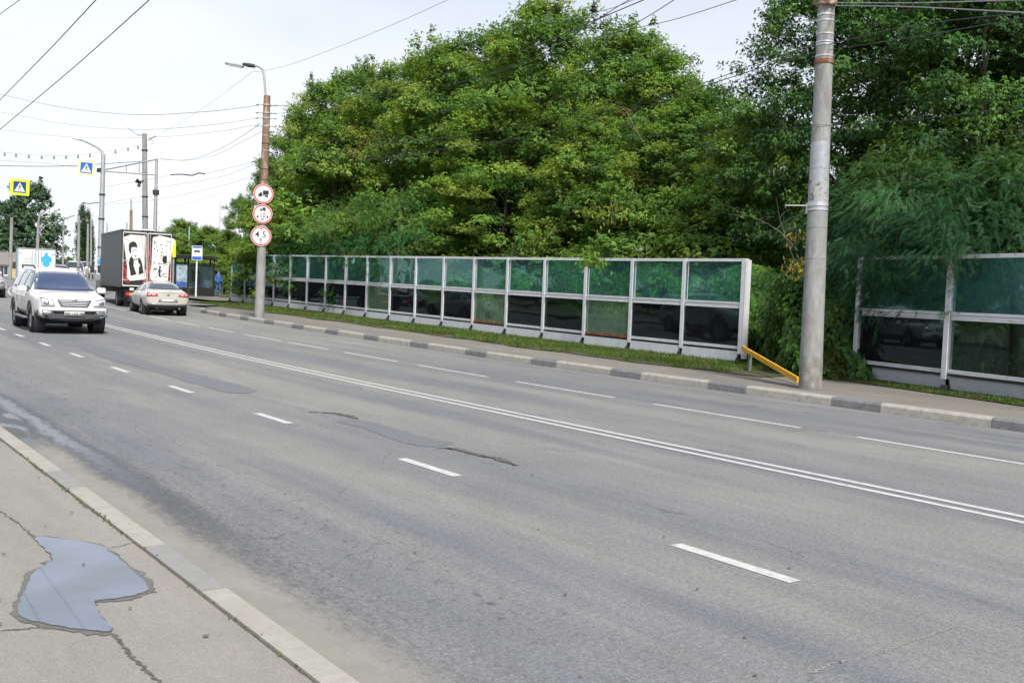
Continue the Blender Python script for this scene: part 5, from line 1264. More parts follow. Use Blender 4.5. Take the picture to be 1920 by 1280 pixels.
mb = MB(); mb.lathe([(0, .16), (.08, .15), (.12, .08), (.125, 0), (.19, -.02), (.125, -.01)], (0, -.02, 1.27), 'Z', 16); mb.build('hat', M['cloth_white'], pe, smooth=True)
pe2 = person('person', 'person in white clothes with lowered head seated at the right side of the bus shelter', bs.matrix_basis @ Vector((1.18, .26, 0)), R(-8), J, Eg, Rr,
            lambda c: 3 if (c.z > .45 and c.z < 1.07 and c.y > -.33) else 2 if (c.z >= 1.07 or (c.y <= -.33 and c.z > .6)) else 0)
mb = MB(); mb.lathe([(0, .15), (.08, .13), (.115, .06), (.11, -.04)], (0, 0, 1.24), 'Z', 16); mb.build('hair', M['cloth_dark'], pe2, smooth=True)
# standing person in bright blue partly behind leaves, right of the shelter
Js = [(0, 0, .95), (0, 0, 1.15), (0, 0, 1.36), (0, 0, 1.48), (0, -.02, 1.60), (0, -.02, 1.70), (.19, 0, 1.38), (.25, .0, 1.12), (.22, -.12, .90), (-.19, 0, 1.38), (-.25, .0, 1.12), (-.2, -.15, .95),
      (.1, 0, .88), (.11, -.03, .48), (.12, .02, .08), (.12, -.14, .04), (-.1, 0, .88), (-.11, .03, .48), (-.12, .08, .08), (-.12, -.08, .04), (.21, -.18, .83), (-.18, -.22, .9)]
px_ = ground(407, 556, .1); p3 = person('person', 'standing person in bright blue clothes right of the bus shelter', Vector((25.4, 69.5, zg(69.5)+.13)), R(10), Js, Eg, Rr,
            lambda c: 1 if (c.z > .9 and c.z < 1.48) else 2 if c.z >= 1.48 else 0)
p3.children[0].data.materials[1] = M['cloth_bright_blue']; p3.children[0].data.materials[0] = M['cloth_bright_blue']
mb = MB(); mb.lathe([(0, .14), (.08, .12), (.11, .05), (.105, -.05)], (0, 0, 1.66), 'Z', 16); mb.build('hair', M['bark'], p3, smooth=True)
# bus stop sign
sb = ground(367, 556, .13); ts = thing('bus_stop_sign', 'blue and white bus stop sign on a thin white post in front of the shelter', 'sign', sb)
Ds = (sb-CAM).dot(_F); tp = atD(370, 462, Ds); mb = MB(); mb.tube([(0, 0, -.1), (tp.x-sb.x, tp.y-sb.y, tp.z-sb.z)], .055, 10); mb.build('post', M['sign_white'], ts, smooth=True)
c = atD(370.5, 474.5, Ds)-_F0*.1; pn = bpy.data.objects.new('panel', None)
fm = face_frame(c-sb, (CAM-c)*Vector((1, 1, 0)))
def fpoly(mb, pts, z, th=.003):
    P_ = [fm @ Vector((x, y, z)) for x, y in pts]+[fm @ Vector((x, y, z+th)) for x, y in pts]; k = len(pts)
    mb.add(P_, [tuple(range(k))[::-1], tuple(range(k, 2*k))]+[(i, (i+1) % k, k+(i+1) % k, k+i) for i in range(k)])
hw, hh = .32, .46
mb = MB(); fpoly(mb, [(-hw, -hh), (hw, -hh), (hw, hh), (-hw, hh)], -.05, .05); pnl = mb.build('panel', M['sign_white'], ts)
mb = MB(); fpoly(mb, [(-hw+.03, -hh+.03), (hw-.03, -hh+.03), (hw-.03, -hh+.24), (-hw+.03, -hh+.24)], .002); fpoly(mb, [(-hw+.03, hh-.14), (hw-.03, hh-.14), (hw-.03, hh-.03), (-hw+.03, hh-.03)], .002); mb.build('blue_bands', M['sign_blue'], pnl)
mb = MB(); fpoly(mb, [(-.18, .06), (.18, .06), (.18, .15), (.15, .17), (-.18, .17)], .002)
for x in (-.1, .1): fpoly(mb, [(x+.03*math.cos(k), .055+.03*math.sin(k)) for k in [j*math.pi/4 for j in range(8)]], .003)
mb.build('bus_symbol', M['sign_black'], pnl)
# yellow board behind the truck
c = atD(326.5, 467, 58); t_ = thing('yellow_board', 'narrow upright yellow board showing behind the right edge of the black truck', 'board', (c.x, c.y, zg(c.y)))
mb = MB(); mb.box((0, 0, c.z-zg(c.y)), (.2, .08, .95), Rb); mb.build('board', M['yellow_board'], t_, bevel=.02); mb = MB(); mb.tube([(0, .08, 0), (0, .08, c.z-zg(c.y)+.3)], .05, 8); mb.build('post', M['galv'], t_)
# brown fence and ochre building far left
c = atD(120, 495, 130); t_ = thing('sheet_fence', 'far brown sheet metal fence right of the white box truck', 'fence', (c.x, c.y, zg(c.y)))
mb = MB()
for k in range(-2, 3): mb.box(_R*k*1.55+Vector((0, 0, 1.05)), (1.5, .06, 2.0), Rb)
mb.build('sheet', M['brown_fence'], t_); mb = MB()
for k in range(-2, 4): mb.box(_R*(k-.5)*1.55+Vector((0, 0, 1.1)), (.08, .1, 2.2), Rb)
mb.build('post', M['galv'], t_)
def house(name, label, px, D_, w_, dep, h, wall, roofm, group=None):
    c = atD(*px, D_); t_ = thing(name, label, 'building', (c.x, c.y, zg(c.y)-.3), -YAW, group)
    mb = MB(); mb.box((0, 0, h/2), (w_, dep, h)); wl_ = mb.build('wall', M[wall], t_)
    mb = MB(); mb.prism([(-dep/2-.3, 0), (dep/2+.3, 0), (0, dep*.28)], (-w_/2-.3, 0, h), (0, 1, 0), (0, 0, 1), w_+.6); mb.build('roof', M[roofm], t_)
    n = max(1, int(w_/2.4))
    for k in range(n):
        x = -w_/2+(k+.5)*w_/n
        mb = MB(); mb.box((x, -dep/2-.02, h*.55), (1.0, .05, 1.3)); wf = mb.build('window', M['sign_white'], t_)
        mb = MB(); mb.box((x-.22, -dep/2-.05, h*.55), (.38, .03, 1.15)); mb.box((x+.22, -dep/2-.05, h*.55), (.38, .03, 1.15)); mb.build('pane', M['car_glass_dark'], wf)
    return t_
house('house', 'far ochre plastered house under the big leafy tree at the left edge', (2, 492), 110, 6.4, 5, 1.6, 'ochre_wall', 'roof')
# long pale house on the camera's side of the road, seen mirrored in the short barrier's panes
t_ = thing('house', 'pale plastered house with tall windows mirrored in the panes of the short barrier', 'building', (-7.5, 25, .05), 0)
mb = MB(); mb.box((-3, 0, 2.4), (6, 26, 4.8)); mb.build('wall', M['pale_wall'], t_)
mb = MB(); mb.prism([(-6.6, 4.8), (.4, 4.8), (-3, 6.8)], (0, -13.4, 0), (1, 0, 0), (0, 0, 1), -26.8); mb.build('roof', M['roof'], t_)
for k in range(7):
    y = -11+k*3.6; mb = MB(); mb.box((.03, y, 2.5), (.08, 1.9, 2.5)); wf = mb.build('window', M['sign_white'], t_)
    mb = MB()
    for dy in (-.45, .45): mb.box((.075, y+dy, 2.1), (.03, .8, 1.5)); mb.box((.075, y+dy, 3.3), (.03, .8, .6))
    mb.build('pane', M['car_glass_dark'], wf)

# ------------------------------------------------------------------ foliage
rng = np.random.default_rng(11)
def nrm(a): return a/np.maximum(1e-9, np.linalg.norm(a, axis=1, keepdims=True))
def leaf_arrays(P, Dv, Nn, L, W, C, fold=.0, droop=.15):
    """rhombic leaflets: base P, direction Dv, surface normal Nn"""
    S = nrm(np.cross(Dv, Nn)); L = L[:, None]; W = W[:, None]
    down = np.array([[0, 0, -1.]])
    v0 = P; v1 = P+Dv*L*.42+S*W*.5+Nn*W*fold; v2 = P+Dv*L+down*L*droop; v3 = P+Dv*L*.42-S*W*.5+Nn*W*fold
    V = np.stack([v0, v1, v2, v3], 1).reshape(-1, 3); return V, C
def leaf_mesh(name, V, C, m):
    n = len(V)//4; me = bpy.data.meshes.new(name); me.vertices.add(len(V)); me.vertices.foreach_set('co', V.astype(np.float32).ravel())
    me.loops.add(4*n); me.loops.foreach_set('vertex_index', np.arange(4*n, dtype=np.int32))
    me.polygons.add(n); me.polygons.foreach_set('loop_start', np.arange(0, 4*n, 4, dtype=np.int32)); me.polygons.foreach_set('loop_total', np.full(n, 4, dtype=np.int32))
    a = me.color_attributes.new('leafcol', 'FLOAT_COLOR', 'POINT')
    cc = np.ones((len(V), 4), np.float32); cc[:, :3] = np.repeat(C, 4, axis=0); a.data.foreach_set('color', cc.ravel())
    me.materials.append(m); me.update(calc_edges=True); me.validate(); return me
def unit(n): return nrm(rng.normal(size=(n, 3)))
def pal(cols, wts, n): 
    cols = np.array(cols); i = rng.choice(len(cols), n, p=np.array(wts)/sum(wts)); return cols[i]
GREEN = [(.185, .315, .06), (.145, .27, .058), (.10, .205, .052), (.245, .345, .065), (.26, .28, .07)]
ROB = [(.030, .10, .036), (.022, .08, .03), (.045, .125, .04), (.06, .13, .03)]

def clumps(n, R_, z0, z1, shape, lob, rmin, rmax, inner=.5, seed=0):
    r_ = np.random.default_rng(seed); t = r_.random(n)**.85; a = r_.random(n)*2*np.pi
    ph = r_.random(4)*6.28
    rad_ = R_*np.interp(t, *shape)*(1+lob*np.sin(2*a+ph[0]+t*3)*.5+lob*np.sin(3*a+ph[1]-t*5)*.5)
    q = inner+(1-inner)*r_.random(n)**.5; q[r_.random(n) < .06] = 1.12
    x = np.cos(a)*rad_*q; y = np.sin(a)*rad_*q; z = z0+(z1-z0)*t
    return np.stack([x, y, z], 1), rmin+(rmax-rmin)*r_.random(n)*(1-.35*t)
SH_OVAL = ([0, .15, .4, .65, .85, 1], [.62, .9, 1.0, .88, .6, .22])
SH_BUSH = ([0, .2, .5, .8, 1], [.95, 1, .92, .65, .2])
SH_ROB = ([0, .3, .55, .8, 1], [.30, .55, 1, .85, .3])

def maple_crown(name, seed, H, R_, z0, n, twigs, lsize=.118, hue=None, extra_top=6, droop=.55, m='leaf', shape=SH_OVAL, wts=(4, 4, 3, 2, .1), lcount=5, width=.42, palette=None):
    global rng; rng = np.random.default_rng(seed)
    cc, cr = clumps(n, R_, z0, H, shape, .35, .5, 1.05, .45, seed)
    # shoots poking out of the top
    k = extra_top; tx = rng.normal(size=(k, 2))*R_*.38; sh = np.stack([tx[:, 0], tx[:, 1], H-.3+rng.random(k)*.9-np.linalg.norm(tx, axis=1)*.35], 1)
    cc = np.vstack([cc, sh, sh+[0.05, 0, .35]]); cr = np.concatenate([cr, np.full(k, .36), np.full(k, .2)])
    # loose filler foliage between the clumps
    fc, fr_ = clumps(int(n*.4), R_*.97, z0, H-.4, shape, .3, .9, 1.3, .6, seed+50); nf = len(fc)
    cc = np.vstack([cc, fc]); cr = np.concatenate([cr, fr_])
    N = len(cc); tw = np.maximum(6, (twigs*(cr/.8)**2)).astype(int); tw[-nf:] = int(twigs*.9); idx = np.repeat(np.arange(N), tw); T = len(idx)
    base = pal(palette or GREEN, wts, N)*(.75+.5*rng.random((N, 1)))
    u = unit(T); u[:, 2] = np.where(u[:, 2] < -.15, -u[:, 2]*.6, u[:, 2])
    off = u*(rng.random((T, 1))**.35)*cr[idx][:, None]*np.array([1, 1, .6]); P = cc[idx]+off
    axis = np.array([0, 0, z0+(H-z0)*.35]); radial = cc[idx]-axis; radial[:, 2] *= .3; radial = nrm(radial)
    o = nrm(u*np.array([1, 1, .5])+radial*.7); o[:, 2] = np.clip(o[:, 2], -.2, .6); o = nrm(o)
    K = 3; P = np.repeat(P, K, 0)+np.tile(np.arange(K), T)[:, None]*np.repeat(o, K, 0)*-.13 + rng.normal(size=(T*K, 3))*.05
    o = nrm(np.repeat(o, K, 0)+rng.normal(size=(T*K, 3))*.35); idx = np.repeat(idx, K)
    sd = nrm(np.cross(o, np.array([[0, 0, 1.]]))); M5 = lcount; ang = np.linspace(-1.1, 1.1, M5)
    nT = len(P); a = np.tile(ang, nT)[:, None]; O = np.repeat(o, M5, 0); Sd = np.repeat(sd, M5, 0)
    d = nrm(O*np.cos(a)+Sd*np.sin(a)+np.array([[0, 0, -droop]])+rng.normal(size=(nT*M5, 3))*.16)
    Nn = nrm(np.array([[0, 0, 1.]])+O*.55+rng.normal(size=(nT*M5, 3))*.3); Nn = nrm(Nn-d*(Nn*d).sum(1, keepdims=True))
    L = lsize*(.7+.6*rng.random(nT*M5)); PP = np.repeat(P, M5, 0)
    C = np.repeat(base[idx]*(.8+.4*rng.random((nT, 1))), M5, 0)*(.88+.24*rng.random((nT*M5, 1)))
    V, C = leaf_arrays(PP, d, Nn, L, L*width, C); return leaf_mesh(name, V, C, M[m]), cc, cr
def robinia_crown(name, seed, H, R_, z0, n, fronds, shape=SH_ROB, m='leaf_dark', hang=.6, palv=ROB, fl=.185):
    global rng; rng = np.random.default_rng(seed)
    cc, cr = clumps(n, R_, z0, H, shape, .3, .35, .85, .5, seed); N = len(cc); tw = np.maximum(4, fronds*(cr/.6)**2).astype(int); idx = np.repeat(np.arange(N), tw); T = len(idx)
    base = pal(palv, (3, 3, 2, 1), N)*(.75+.5*rng.random((N, 1)))
    u = unit(T); u[:, 2] = np.where(u[:, 2] < -.5, -u[:, 2], u[:, 2]); P = cc[idx]+u*(rng.random((T, 1))**.4)*cr[idx][:, None]*np.array([1, 1, .75])
    radial = cc[idx]-np.array([0, 0, z0]); radial[:, 2] *= .3; radial = nrm(radial)
    d = nrm(u*np.array([1, 1, .4])+radial*.8+np.array([[0, 0, -hang*1.3]])+rng.normal(size=(T, 3))*.42)
    Kp = 7; fr_ = np.linspace(.15, 1, Kp); L = fl*(.7+.6*rng.random(T))
    Nn = nrm(np.array([[0, 0, 1.]])+radial*.8+rng.normal(size=(T, 3))*.25); Nn = nrm(Nn-d*(Nn*d).sum(1, keepdims=True)); S = np.cross(d, Nn)
    Vs = []; Cs = []
    for s in (-1, 1):
        for k in range(Kp):
            p = P+d*(L*fr_[k])[:, None]+np.array([[0, 0, -1]])*(L*fr_[k]**2*.25)[:, None]; dd = nrm(S*s+d*.25+np.array([[0, 0, -.25]])); l = L*.26*(1-.25*fr_[k])
            V, C = leaf_arrays(p, dd, Nn, l, l*.5, base[idx]*(.8+.4*rng.random((T, 1)))); Vs.append(V); Cs.append(C)
    return leaf_mesh(name, np.vstack(Vs), np.vstack(Cs), M[m]), cc, cr
def trunk_mb(H, z0, R_, cc, seed, r0=.17, nl=14, lean=.4):
    rnd = random.Random(seed); mb = MB(); n = 9; pts = []; x = y = 0
    for i in range(n+1):
        pts.append(Vector((x, y, -.2+i/n*H*.86))); x += rnd.uniform(-lean, lean)*.35; y += rnd.uniform(-lean, lean)*.35
    mb.tube(pts, [r0*(1.25 if i == 0 else 1-.85*i/n) for i in range(n+1)], 9)
    for k in range(nl):
        c = Vector(cc[rnd.randrange(len(cc))]); t_ = min(.9, max(.15, (c.z-.8-abs(c.x)*.3)/(H*.86))); i = int(t_*n); b = pts[i]
        if c.z < b.z-.5: continue
        m_ = b.lerp(c, .5)+Vector((rnd.uniform(-.2, .2), rnd.uniform(-.2, .2), rnd.uniform(-.1, .3)))
        q = b.lerp(c, .8)+Vector((rnd.uniform(-.12, .12), rnd.uniform(-.12, .12), .05)); rr = r0*(1-.8*i/n)*.5
        mb.tube([b, m_, q, c], [rr, rr*.6, rr*.35, .012], 6, caps=False)
    return mb
PROTO = {}
def proto(key, fn, H, z0, R_, r0=.17, nl=14, seed=0):
    me, cc, cr = fn
    t_ = trunk_mb(H, z0, R_, cc, seed, r0, nl); o_ = t_.build('trunk', M['bark'], None, smooth=True); tm = o_.data; bpy.data.objects.remove(o_)
    PROTO[key] = (me, tm, H)
proto('mapleA', maple_crown('crown_a', 1, 10.0, 3.4, 2.0, 150, 43), 10.0, 2.0, 3.4)
proto('mapleB', maple_crown('crown_b', 2, 10.0, 3.1, 1.6, 150, 41, wts=(5, 3, 2, 4, .2)), 10.0, 1.6, 3.1, seed=4)
proto('mapleC', maple_crown('crown_c', 3, 10.0, 3.6, 2.4, 165, 38, wts=(2, 4, 4, 1, .1)), 10.0, 2.4, 3.6, seed=5)
proto('bushM', maple_crown('crown_d', 5, 5.2, 2.7, .4, 105, 42, shape=SH_BUSH, wts=(5, 4, 2, 4, .2), extra_top=3), 5.2, .4, 2.7, r0=.1, nl=8, seed=6)
proto('dark', maple_crown('crown_e', 6, 11, 3.9, 2.6, 250, 32, lsize=.11, m='leaf_dark', wts=(2, 3, 2, .3), palette=[(.10, .21, .045), (.07, .16, .04), (.045, .11, .032), (.16, .27, .045)], extra_top=4, width=.42), 11, 3.0, 3.7, r0=.2, seed=7)
proto('far', maple_crown('crown_h', 15, 5.2, 2.9, .3, 95, 20, lsize=.17, m='leaf_dark', shape=SH_BUSH, wts=(1, 2, 1.5), palette=[(.13, .20, .10), (.08, .145, .08), (.055, .105, .065)], extra_top=4, width=.6), 5.2, .3, 2.7, r0=.1, nl=8, seed=16)  # leaf palette paled, distance haze put into the colour
proto('robinia', robinia_crown('crown_f', 8, 4.2, 2.5, .2, 165, 105), 4.2, .2, 2.5, r0=.08, nl=12, seed=8)
proto('robinia_light', robinia_crown('crown_g', 9, 4.2, 2.2, .2, 95, 55, palv=[(.05, .15, .035), (.035, .12, .03), (.09, .19, .04), (.05, .13, .03)]), 4.2, .2, 2.2, r0=.08, nl=12, seed=9)
def tree(key, label, X, Y, H, W_=1.0, rz=0, name='tree', group=None, cat='tree', dz=.1):
    me, tm, H0 = PROTO[key]; s = H/H0
    t_ = thing(name, label, cat, (X, Y, zg(Y)+dz), rz, group); t_.scale = (s*W_, s*W_, s)
    link('trunk', tm, t_); link('crown', me, t_); return t_
def tree_px(key, label, px, top, X, W_=1.0, rz=0, **k):
    p = atX(px, top, X); H = p.z-zg(p.y)-.1; return tree(key, label, p.x, p.y, max(H, 1), W_, rz, **k)
GM = 'maples behind the noise barrier'
# front row: rounded yellow green crowns (pixel column, pixel top, x plane)
T_ = [
 ('mapleB', 'large bulging yellow green maple, brightest and foremost, behind the middle of the long barrier', 945, 190, 24.2, .95, 1.0),
 ('mapleA', 'tall maple whose top comes nearest the top edge, above the pair of wires', 1040, 8, 26.8, .80, .3),
 ('mapleC', 'tall deeper green maple just left of the topmost one', 925, 62, 27.2, .78, 2.0),
 ('mapleB', 'maple with a broad yellow green top left of the two tallest ones', 835, 82, 25.8, .85, 3.0),
 ('mapleA', 'maple with a pointed top where the thin lamp wire enters the crowns', 755, 118, 26.5, .72, 4.0),
 ('mapleC', 'dark green maple with a ragged top right of the leftmost maple', 690, 132, 27.0, .72, 5.0),
 ('mapleB', 'leftmost tall maple with a brownish tinge and steep left side', 610, 155, 25.0, .66, .9),
 ('bushM', 'lower rusty green maple on the left in front of the steep left one', 640, 250, 23.8, .80, 1.6),
 ('mapleC', 'maple right of the topmost one with two slim shoots at its top', 1165, 62, 27.0, .80, 1.2),
 ('mapleA', 'maple with fresh green top standing right of the slim shoots', 1245, 105, 26.5, .72, 2.2),
 ('mapleB', 'rounded maple with yellow leaves below the slim shoots, in the second row', 1110, 205, 24.4, .85, 2.9),
 ('mapleA', 'maple crown beneath the long dark wires right of the middle', 1235, 235, 24.2, .80, 4.4),
 ('mapleC', 'lower sloping maple crown left of the gap of sky', 1330, 172, 25.6, .85, 3.3),
 ('mapleB', 'small topped maple just left of the thick concrete pole', 1425, 215, 24.6, .80, .2),
 ('bushM', 'leafy maple bush filling the dark hollow left of the thick pole', 1370, 330, 23.8, .80, 2.2),
 ('bushM', 'maple bush behind the third and fourth barrier panel from the right', 1200, 335, 24.0, .80, .4),
 ('bushM', 'maple bush under the bulging bright maple, right side', 1060, 370, 23.9, .70, 5.0),
 ('bushM', 'maple bush in the dark hollow left of the bulging bright maple', 800, 345, 24.0, .75, 3.7),
 ('mapleC', 'tall maple thin as a column directly behind the lamp pole', 560, 215, 27.5, .55, 1.9),
 ('mapleA', 'green tree behind the lamp pole whose small top shows left of its rusty shaft', 505, 300, 27.0, .55, 2.9),
 ('mapleC', 'low dark green tree left of the round signs', 455, 372, 27.5, .62, 4.9),
 ('bushM', 'yellowish low tree with twigs hanging over the left end of the barrier', 520, 380, 22.6, .95, .8),
 ('bushM', 'pale green small tree left of the lamp pole above the grass', 425, 440, 26.5, .9, 2.6),
]
for key, lb_, px, top, X, W_, rz in T_: tree_px(key, lb_, px, top, X, W_, rz, name='maple_tree', group=GM)
# back row closing the gaps
for i, (px, top, lb_) in enumerate([(620, 215, 'back row maple showing dark between the two leftmost tall maples'), (730, 190, 'back row maple behind the pointed one'), (880, 130, 'back row maple behind the broad yellow green top'),
        (990, 110, 'back row maple behind the topmost maple'), (1100, 140, 'back row maple between the topmost maple and the slim shoots'), (1200, 175, 'back row maple behind the fresh green top'), (1290, 205, 'back row maple seen above the sloping crown'), (1390, 215, 'back row maple left of the thick pole, reaching the gap of sky'), (1480, 270, 'back row maple directly left of the thick pole')]):
    tree_px(['mapleC', 'mapleA', 'mapleB'][i % 3], lb_, px, top, 31.5, .8, i*1.3, name='maple_tree', group=GM)
# right side: dark tall trees
for key, lb_, px, top, X, W_, rz in [
 ('dark', 'tall dark tree directly behind the thick pole, reaching out of the top of the picture', 1540, -60, 23.4, .62, .5),
 ('dark', 'tall dark tree right of the thick pole with gaps of sky in its crown', 1700, -190, 23.6, .62, 2.5),
 ('dark', 'rightmost tall dark tree cut off by the right edge', 1890, -160, 22.8, .68, 4.0),
 ('dark', 'tall dark tree with hanging leaves between the two right hand tall trees', 1800, -120, 25.5, .66, 1.4),
 ('dark', 'dark tree filling the top right corner', 2010, -80, 24.5, .66, 5.4),
 ('mapleC', 'yellow green tree seen through the gap right of the thick pole', 1600, 290, 29.5, .7, 1.1),
 ('mapleC', 'green tree behind the dark trees at the far right', 1840, 340, 28.5, .8, 3.1)]:
    tree_px(key, lb_, px, top, X, W_, rz, name='tall_tree', group='dark trees on the right')
# feathery robinias
for key, lb_, px, top, X, W_, rz in [
 ('robinia', 'feathery dark robinia drooping over the left half of the short barrier', 1700, 310, 20.1, .72, .3),
 ('robinia', 'feathery dark robinia at the right edge above the short barrier', 1880, 300, 20.3, .85, 1.8),
 ('robinia', 'narrow feathery robinia right beside the thick pole', 1610, 370, 21.9, .7, 3.2),
 ('robinia', 'robinia behind the clear lower pane of the short barrier', 1900, 560, 21.2, .95, 4.2),
 ('robinia_light', 'bright feathery robinia hanging over the barrier right of the round signs', 660, 388, 21.6, .95, 2.4),
 ('robinia_light', 'bright feathery robinia bush over the barrier left of the bulging maple', 760, 375, 21.9, .85, 5.2),
 ('robinia_light', 'small feathery robinia right of the lamp pole above the barrier', 590, 415, 21.9, .8, .7),
 ('robinia_light', 'robinia bush seen through the green panes of the third and fourth panel from the right', 1150, 455, 23.3, 1.1, 1.7),
 ('robinia_light', 'robinia bush seen through the two rightmost green panes of the long barrier', 1300, 465, 23.3, 1.1, 3.0)]:
    tree_px(key, lb_, px, top, X, W_, rz, name='robinia_tree', group='feathery robinias')
# unseen trees, added so the barrier panes mirror dark foliage
for i, (x, y, h) in enumerate([(-13, 41, 9), (-14, 47, 8), (-13.5, 54, 9.5), (-14, 61, 8.5), (-13, 68, 9), (-14, 76, 9), (-12, 108, 10), (-13, 118, 10), (-14, 128, 10), (-12, 140, 10), (-13, 8, 8), (-14, 2, 8)]):
    tree('far', 'unseen tree added to darken pane reflections, %s' % ['first past the pale house', 'second past the pale house', 'third past the pale house', 'fourth past the pale house', 'fifth past the pale house', 'sixth past the pale house', 'nearest of the far group', 'second of the far group', 'third of the far group', 'last of the far group', 'nearer one behind the camera', 'last one behind the camera'][i], x, y, h, .75, i, name='reflection_tree', group='unseen trees added for pane reflections')
# trees far away
for key, lb_, px, top, D_, W_, rz in [
 ('far', 'big leafy tree at the left, its crown behind the crossing sign', 62, 352, 120, .62, .2),
 ('far', 'second lobe of leafy trees at the far left edge', 18, 385, 118, .62, 2.0),
 ('far', 'small tree below the big leafy tree near the left edge', -15, 415, 112, .8, 4.0),
 ('bushM', 'far rounded green tree right of the black truck', 345, 418, 120, .9, 1.0),
 ('bushM', 'far green tree above the roof of the bus shelter', 392, 430, 118, .9, 2.0),
 ('bushM', 'lighter far tree just right of the yellow board', 338, 452, 105, 1.0, 3.0),
 ('bushM', 'yellow green bush behind the bus shelter on the right', 425, 468, 92, 1.1, 4.0)]:
    c = atD(px, top, D_); tree(key, lb_, c.x, c.y, c.z-zg(c.y), W_, rz, name='far_tree', group='far trees')
for i, (px, top, D_, H_, lb_) in enumerate([(130, 484, 150, 0, 'far low bush above the brown fence, left'), (122, 488, 150, 0, 'far low bush above the brown fence, middle'), (425, 500, 84, 0, 'sunlit bush on the lawn right of the bus shelter'), (442, 505, 80, 0, 'sunlit bush at the left end of the long barrier'), (405, 508, 88, 0, 'small bush on the lawn behind the standing person')]):
    c = atD(px, top, D_); tree('bushM', lb_, c.x, c.y, max(1.2, c.z-zg(c.y)), .8, i, name='bush', group='low bushes', cat='bush')
# poplar: narrow column made of its own leaf mesh
def poplar():
    global rng; rng = np.random.default_rng(31)
    V_ = []; C_ = []; H = 13.5
    cc = []
    for (dx, h0, h1, r_) in ((-.9, 2.2, 13.5, 1.15), (.8, 2.2, 12.7, 1.05), (.1, 1.8, 9.5, 1.5), (1.7, 3.2, 10.2, .6)):
        n = 90; t = rng.random(n); a = rng.random(n)*6.28; q = r_*np.sin(np.pi*np.clip(t*.93+.07, 0, 1))**.7*(.5+.5*rng.random(n))
        cc.append(np.stack([dx*(1-.2*t)+np.cos(a)*q, np.sin(a)*q, h0+(h1-h0)*t], 1))
    cc = np.vstack(cc); N = len(cc); idx = np.repeat(np.arange(N), 70); T = len(idx)
    P = cc[idx]+rng.normal(size=(T, 3))*np.array([.22, .22, .45]); d = nrm(unit(T)+[0, 0, .3]); Nn = unit(T); Nn = nrm(Nn-d*(Nn*d).sum(1, keepdims=True))
    C = pal([(.05, .10, .035), (.035, .08, .03), (.07, .12, .04)], (1, 1, 1), N)[idx]*(.8+.4*rng.random((T, 1)))
    V, C = leaf_arrays(P, d, Nn, np.full(T, .2), np.full(T, .16), C); return leaf_mesh('poplar_leaves', V, C, M['leaf_dark']), cc
pm, pc = poplar(); c = atD(160, 384, 128); t_ = thing('poplar_tree', 'narrow columnar poplar standing against the sky left of the black truck', 'tree', (c.x, c.y, zg(c.y)), .6)
s_ = (c.z-zg(c.y))/14.0; t_.scale = (s_, s_, s_); link('crown', pm, t_); mb = MB(); mb.tube([(0, 0, -.3), (0, 0, 3), (.1, 0, 10)], [.35, .3, .1], 8); mb.build('trunk', M['bark'], t_, smooth=True)
# ivy clad mound left of the thick pole and overgrown shrubs to its right
def ivy(name, label, c, rx, ry, H, seed, n, cols, size=.10, cat='shrub'):
    global rng; rng = np.random.default_rng(seed)
    a = rng.random(n)*6.28; t = rng.random(n)**.8
    lump = 1+.16*np.sin(a*3+t*5+seed)+.12*np.sin(a*7-t*9)+.08*np.sin(a*13+t*17)
    rr = np.sqrt(np.clip(1-t**2.6, 0, 1))*lump*(.9+.14*rng.random(n)); P = np.stack([np.cos(a)*rx*rr, np.sin(a)*ry*rr, t*H*(1+.06*np.sin(a*5))+.02], 1)
    nn = nrm(np.stack([np.cos(a)*ry, np.sin(a)*rx, t*1.1+.25], 1)+rng.normal(size=(n, 3))*.4)
    d = nrm(np.array([[0, 0, -1.]])+rng.normal(size=(n, 3))*.45); d = nrm(d-nn*(nn*d).sum(1, keepdims=True)*.8)
    C = pal(cols, [1]*len(cols), n)*(.75+.5*rng.random((n, 1))); L = size*(.7+.7*rng.random(n)); V, C = leaf_arrays(P, d, nn, L, L*.85, C, fold=-.1)
    t_ = thing(name, label, cat, c); link('foliage', leaf_mesh('ivy_leaves', V, C, M['leaf']), t_)
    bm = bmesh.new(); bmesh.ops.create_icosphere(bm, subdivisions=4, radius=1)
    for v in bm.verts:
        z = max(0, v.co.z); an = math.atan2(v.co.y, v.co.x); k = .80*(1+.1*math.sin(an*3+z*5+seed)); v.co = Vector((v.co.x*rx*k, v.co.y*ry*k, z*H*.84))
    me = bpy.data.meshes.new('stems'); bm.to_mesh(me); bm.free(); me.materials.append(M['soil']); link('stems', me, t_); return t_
IV = [(.08, .18, .035), (.06, .15, .035), (.11, .22, .04), (.045, .11, .03)]
ivy('ivy_mound', 'mound of broad leaved creeper between the barrier end and the thick pole', (20.7, 14.5, .15), 2.0, 1.9, 3.2, 3, 32000, [(.08, .18, .035), (.06, .145, .033), (.105, .215, .04), (.04, .10, .028)])
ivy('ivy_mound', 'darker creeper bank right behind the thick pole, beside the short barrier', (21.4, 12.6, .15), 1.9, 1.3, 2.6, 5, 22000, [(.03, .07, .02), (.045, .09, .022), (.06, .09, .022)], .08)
ivy('shrub', 'low creeper foliage on the ground under the slanted yellow bar', (18.9, 14.15, .15), .75, .6, .8, 8, 7000, IV, .07)
ivy('shrub', 'low leafy shrub at the left foot of the short barrier', (19.0, 12.75+1.1, .15), .6, .6, .7, 9, 6000, [(.06, .11, .02), (.09, .12, .02)], .06)
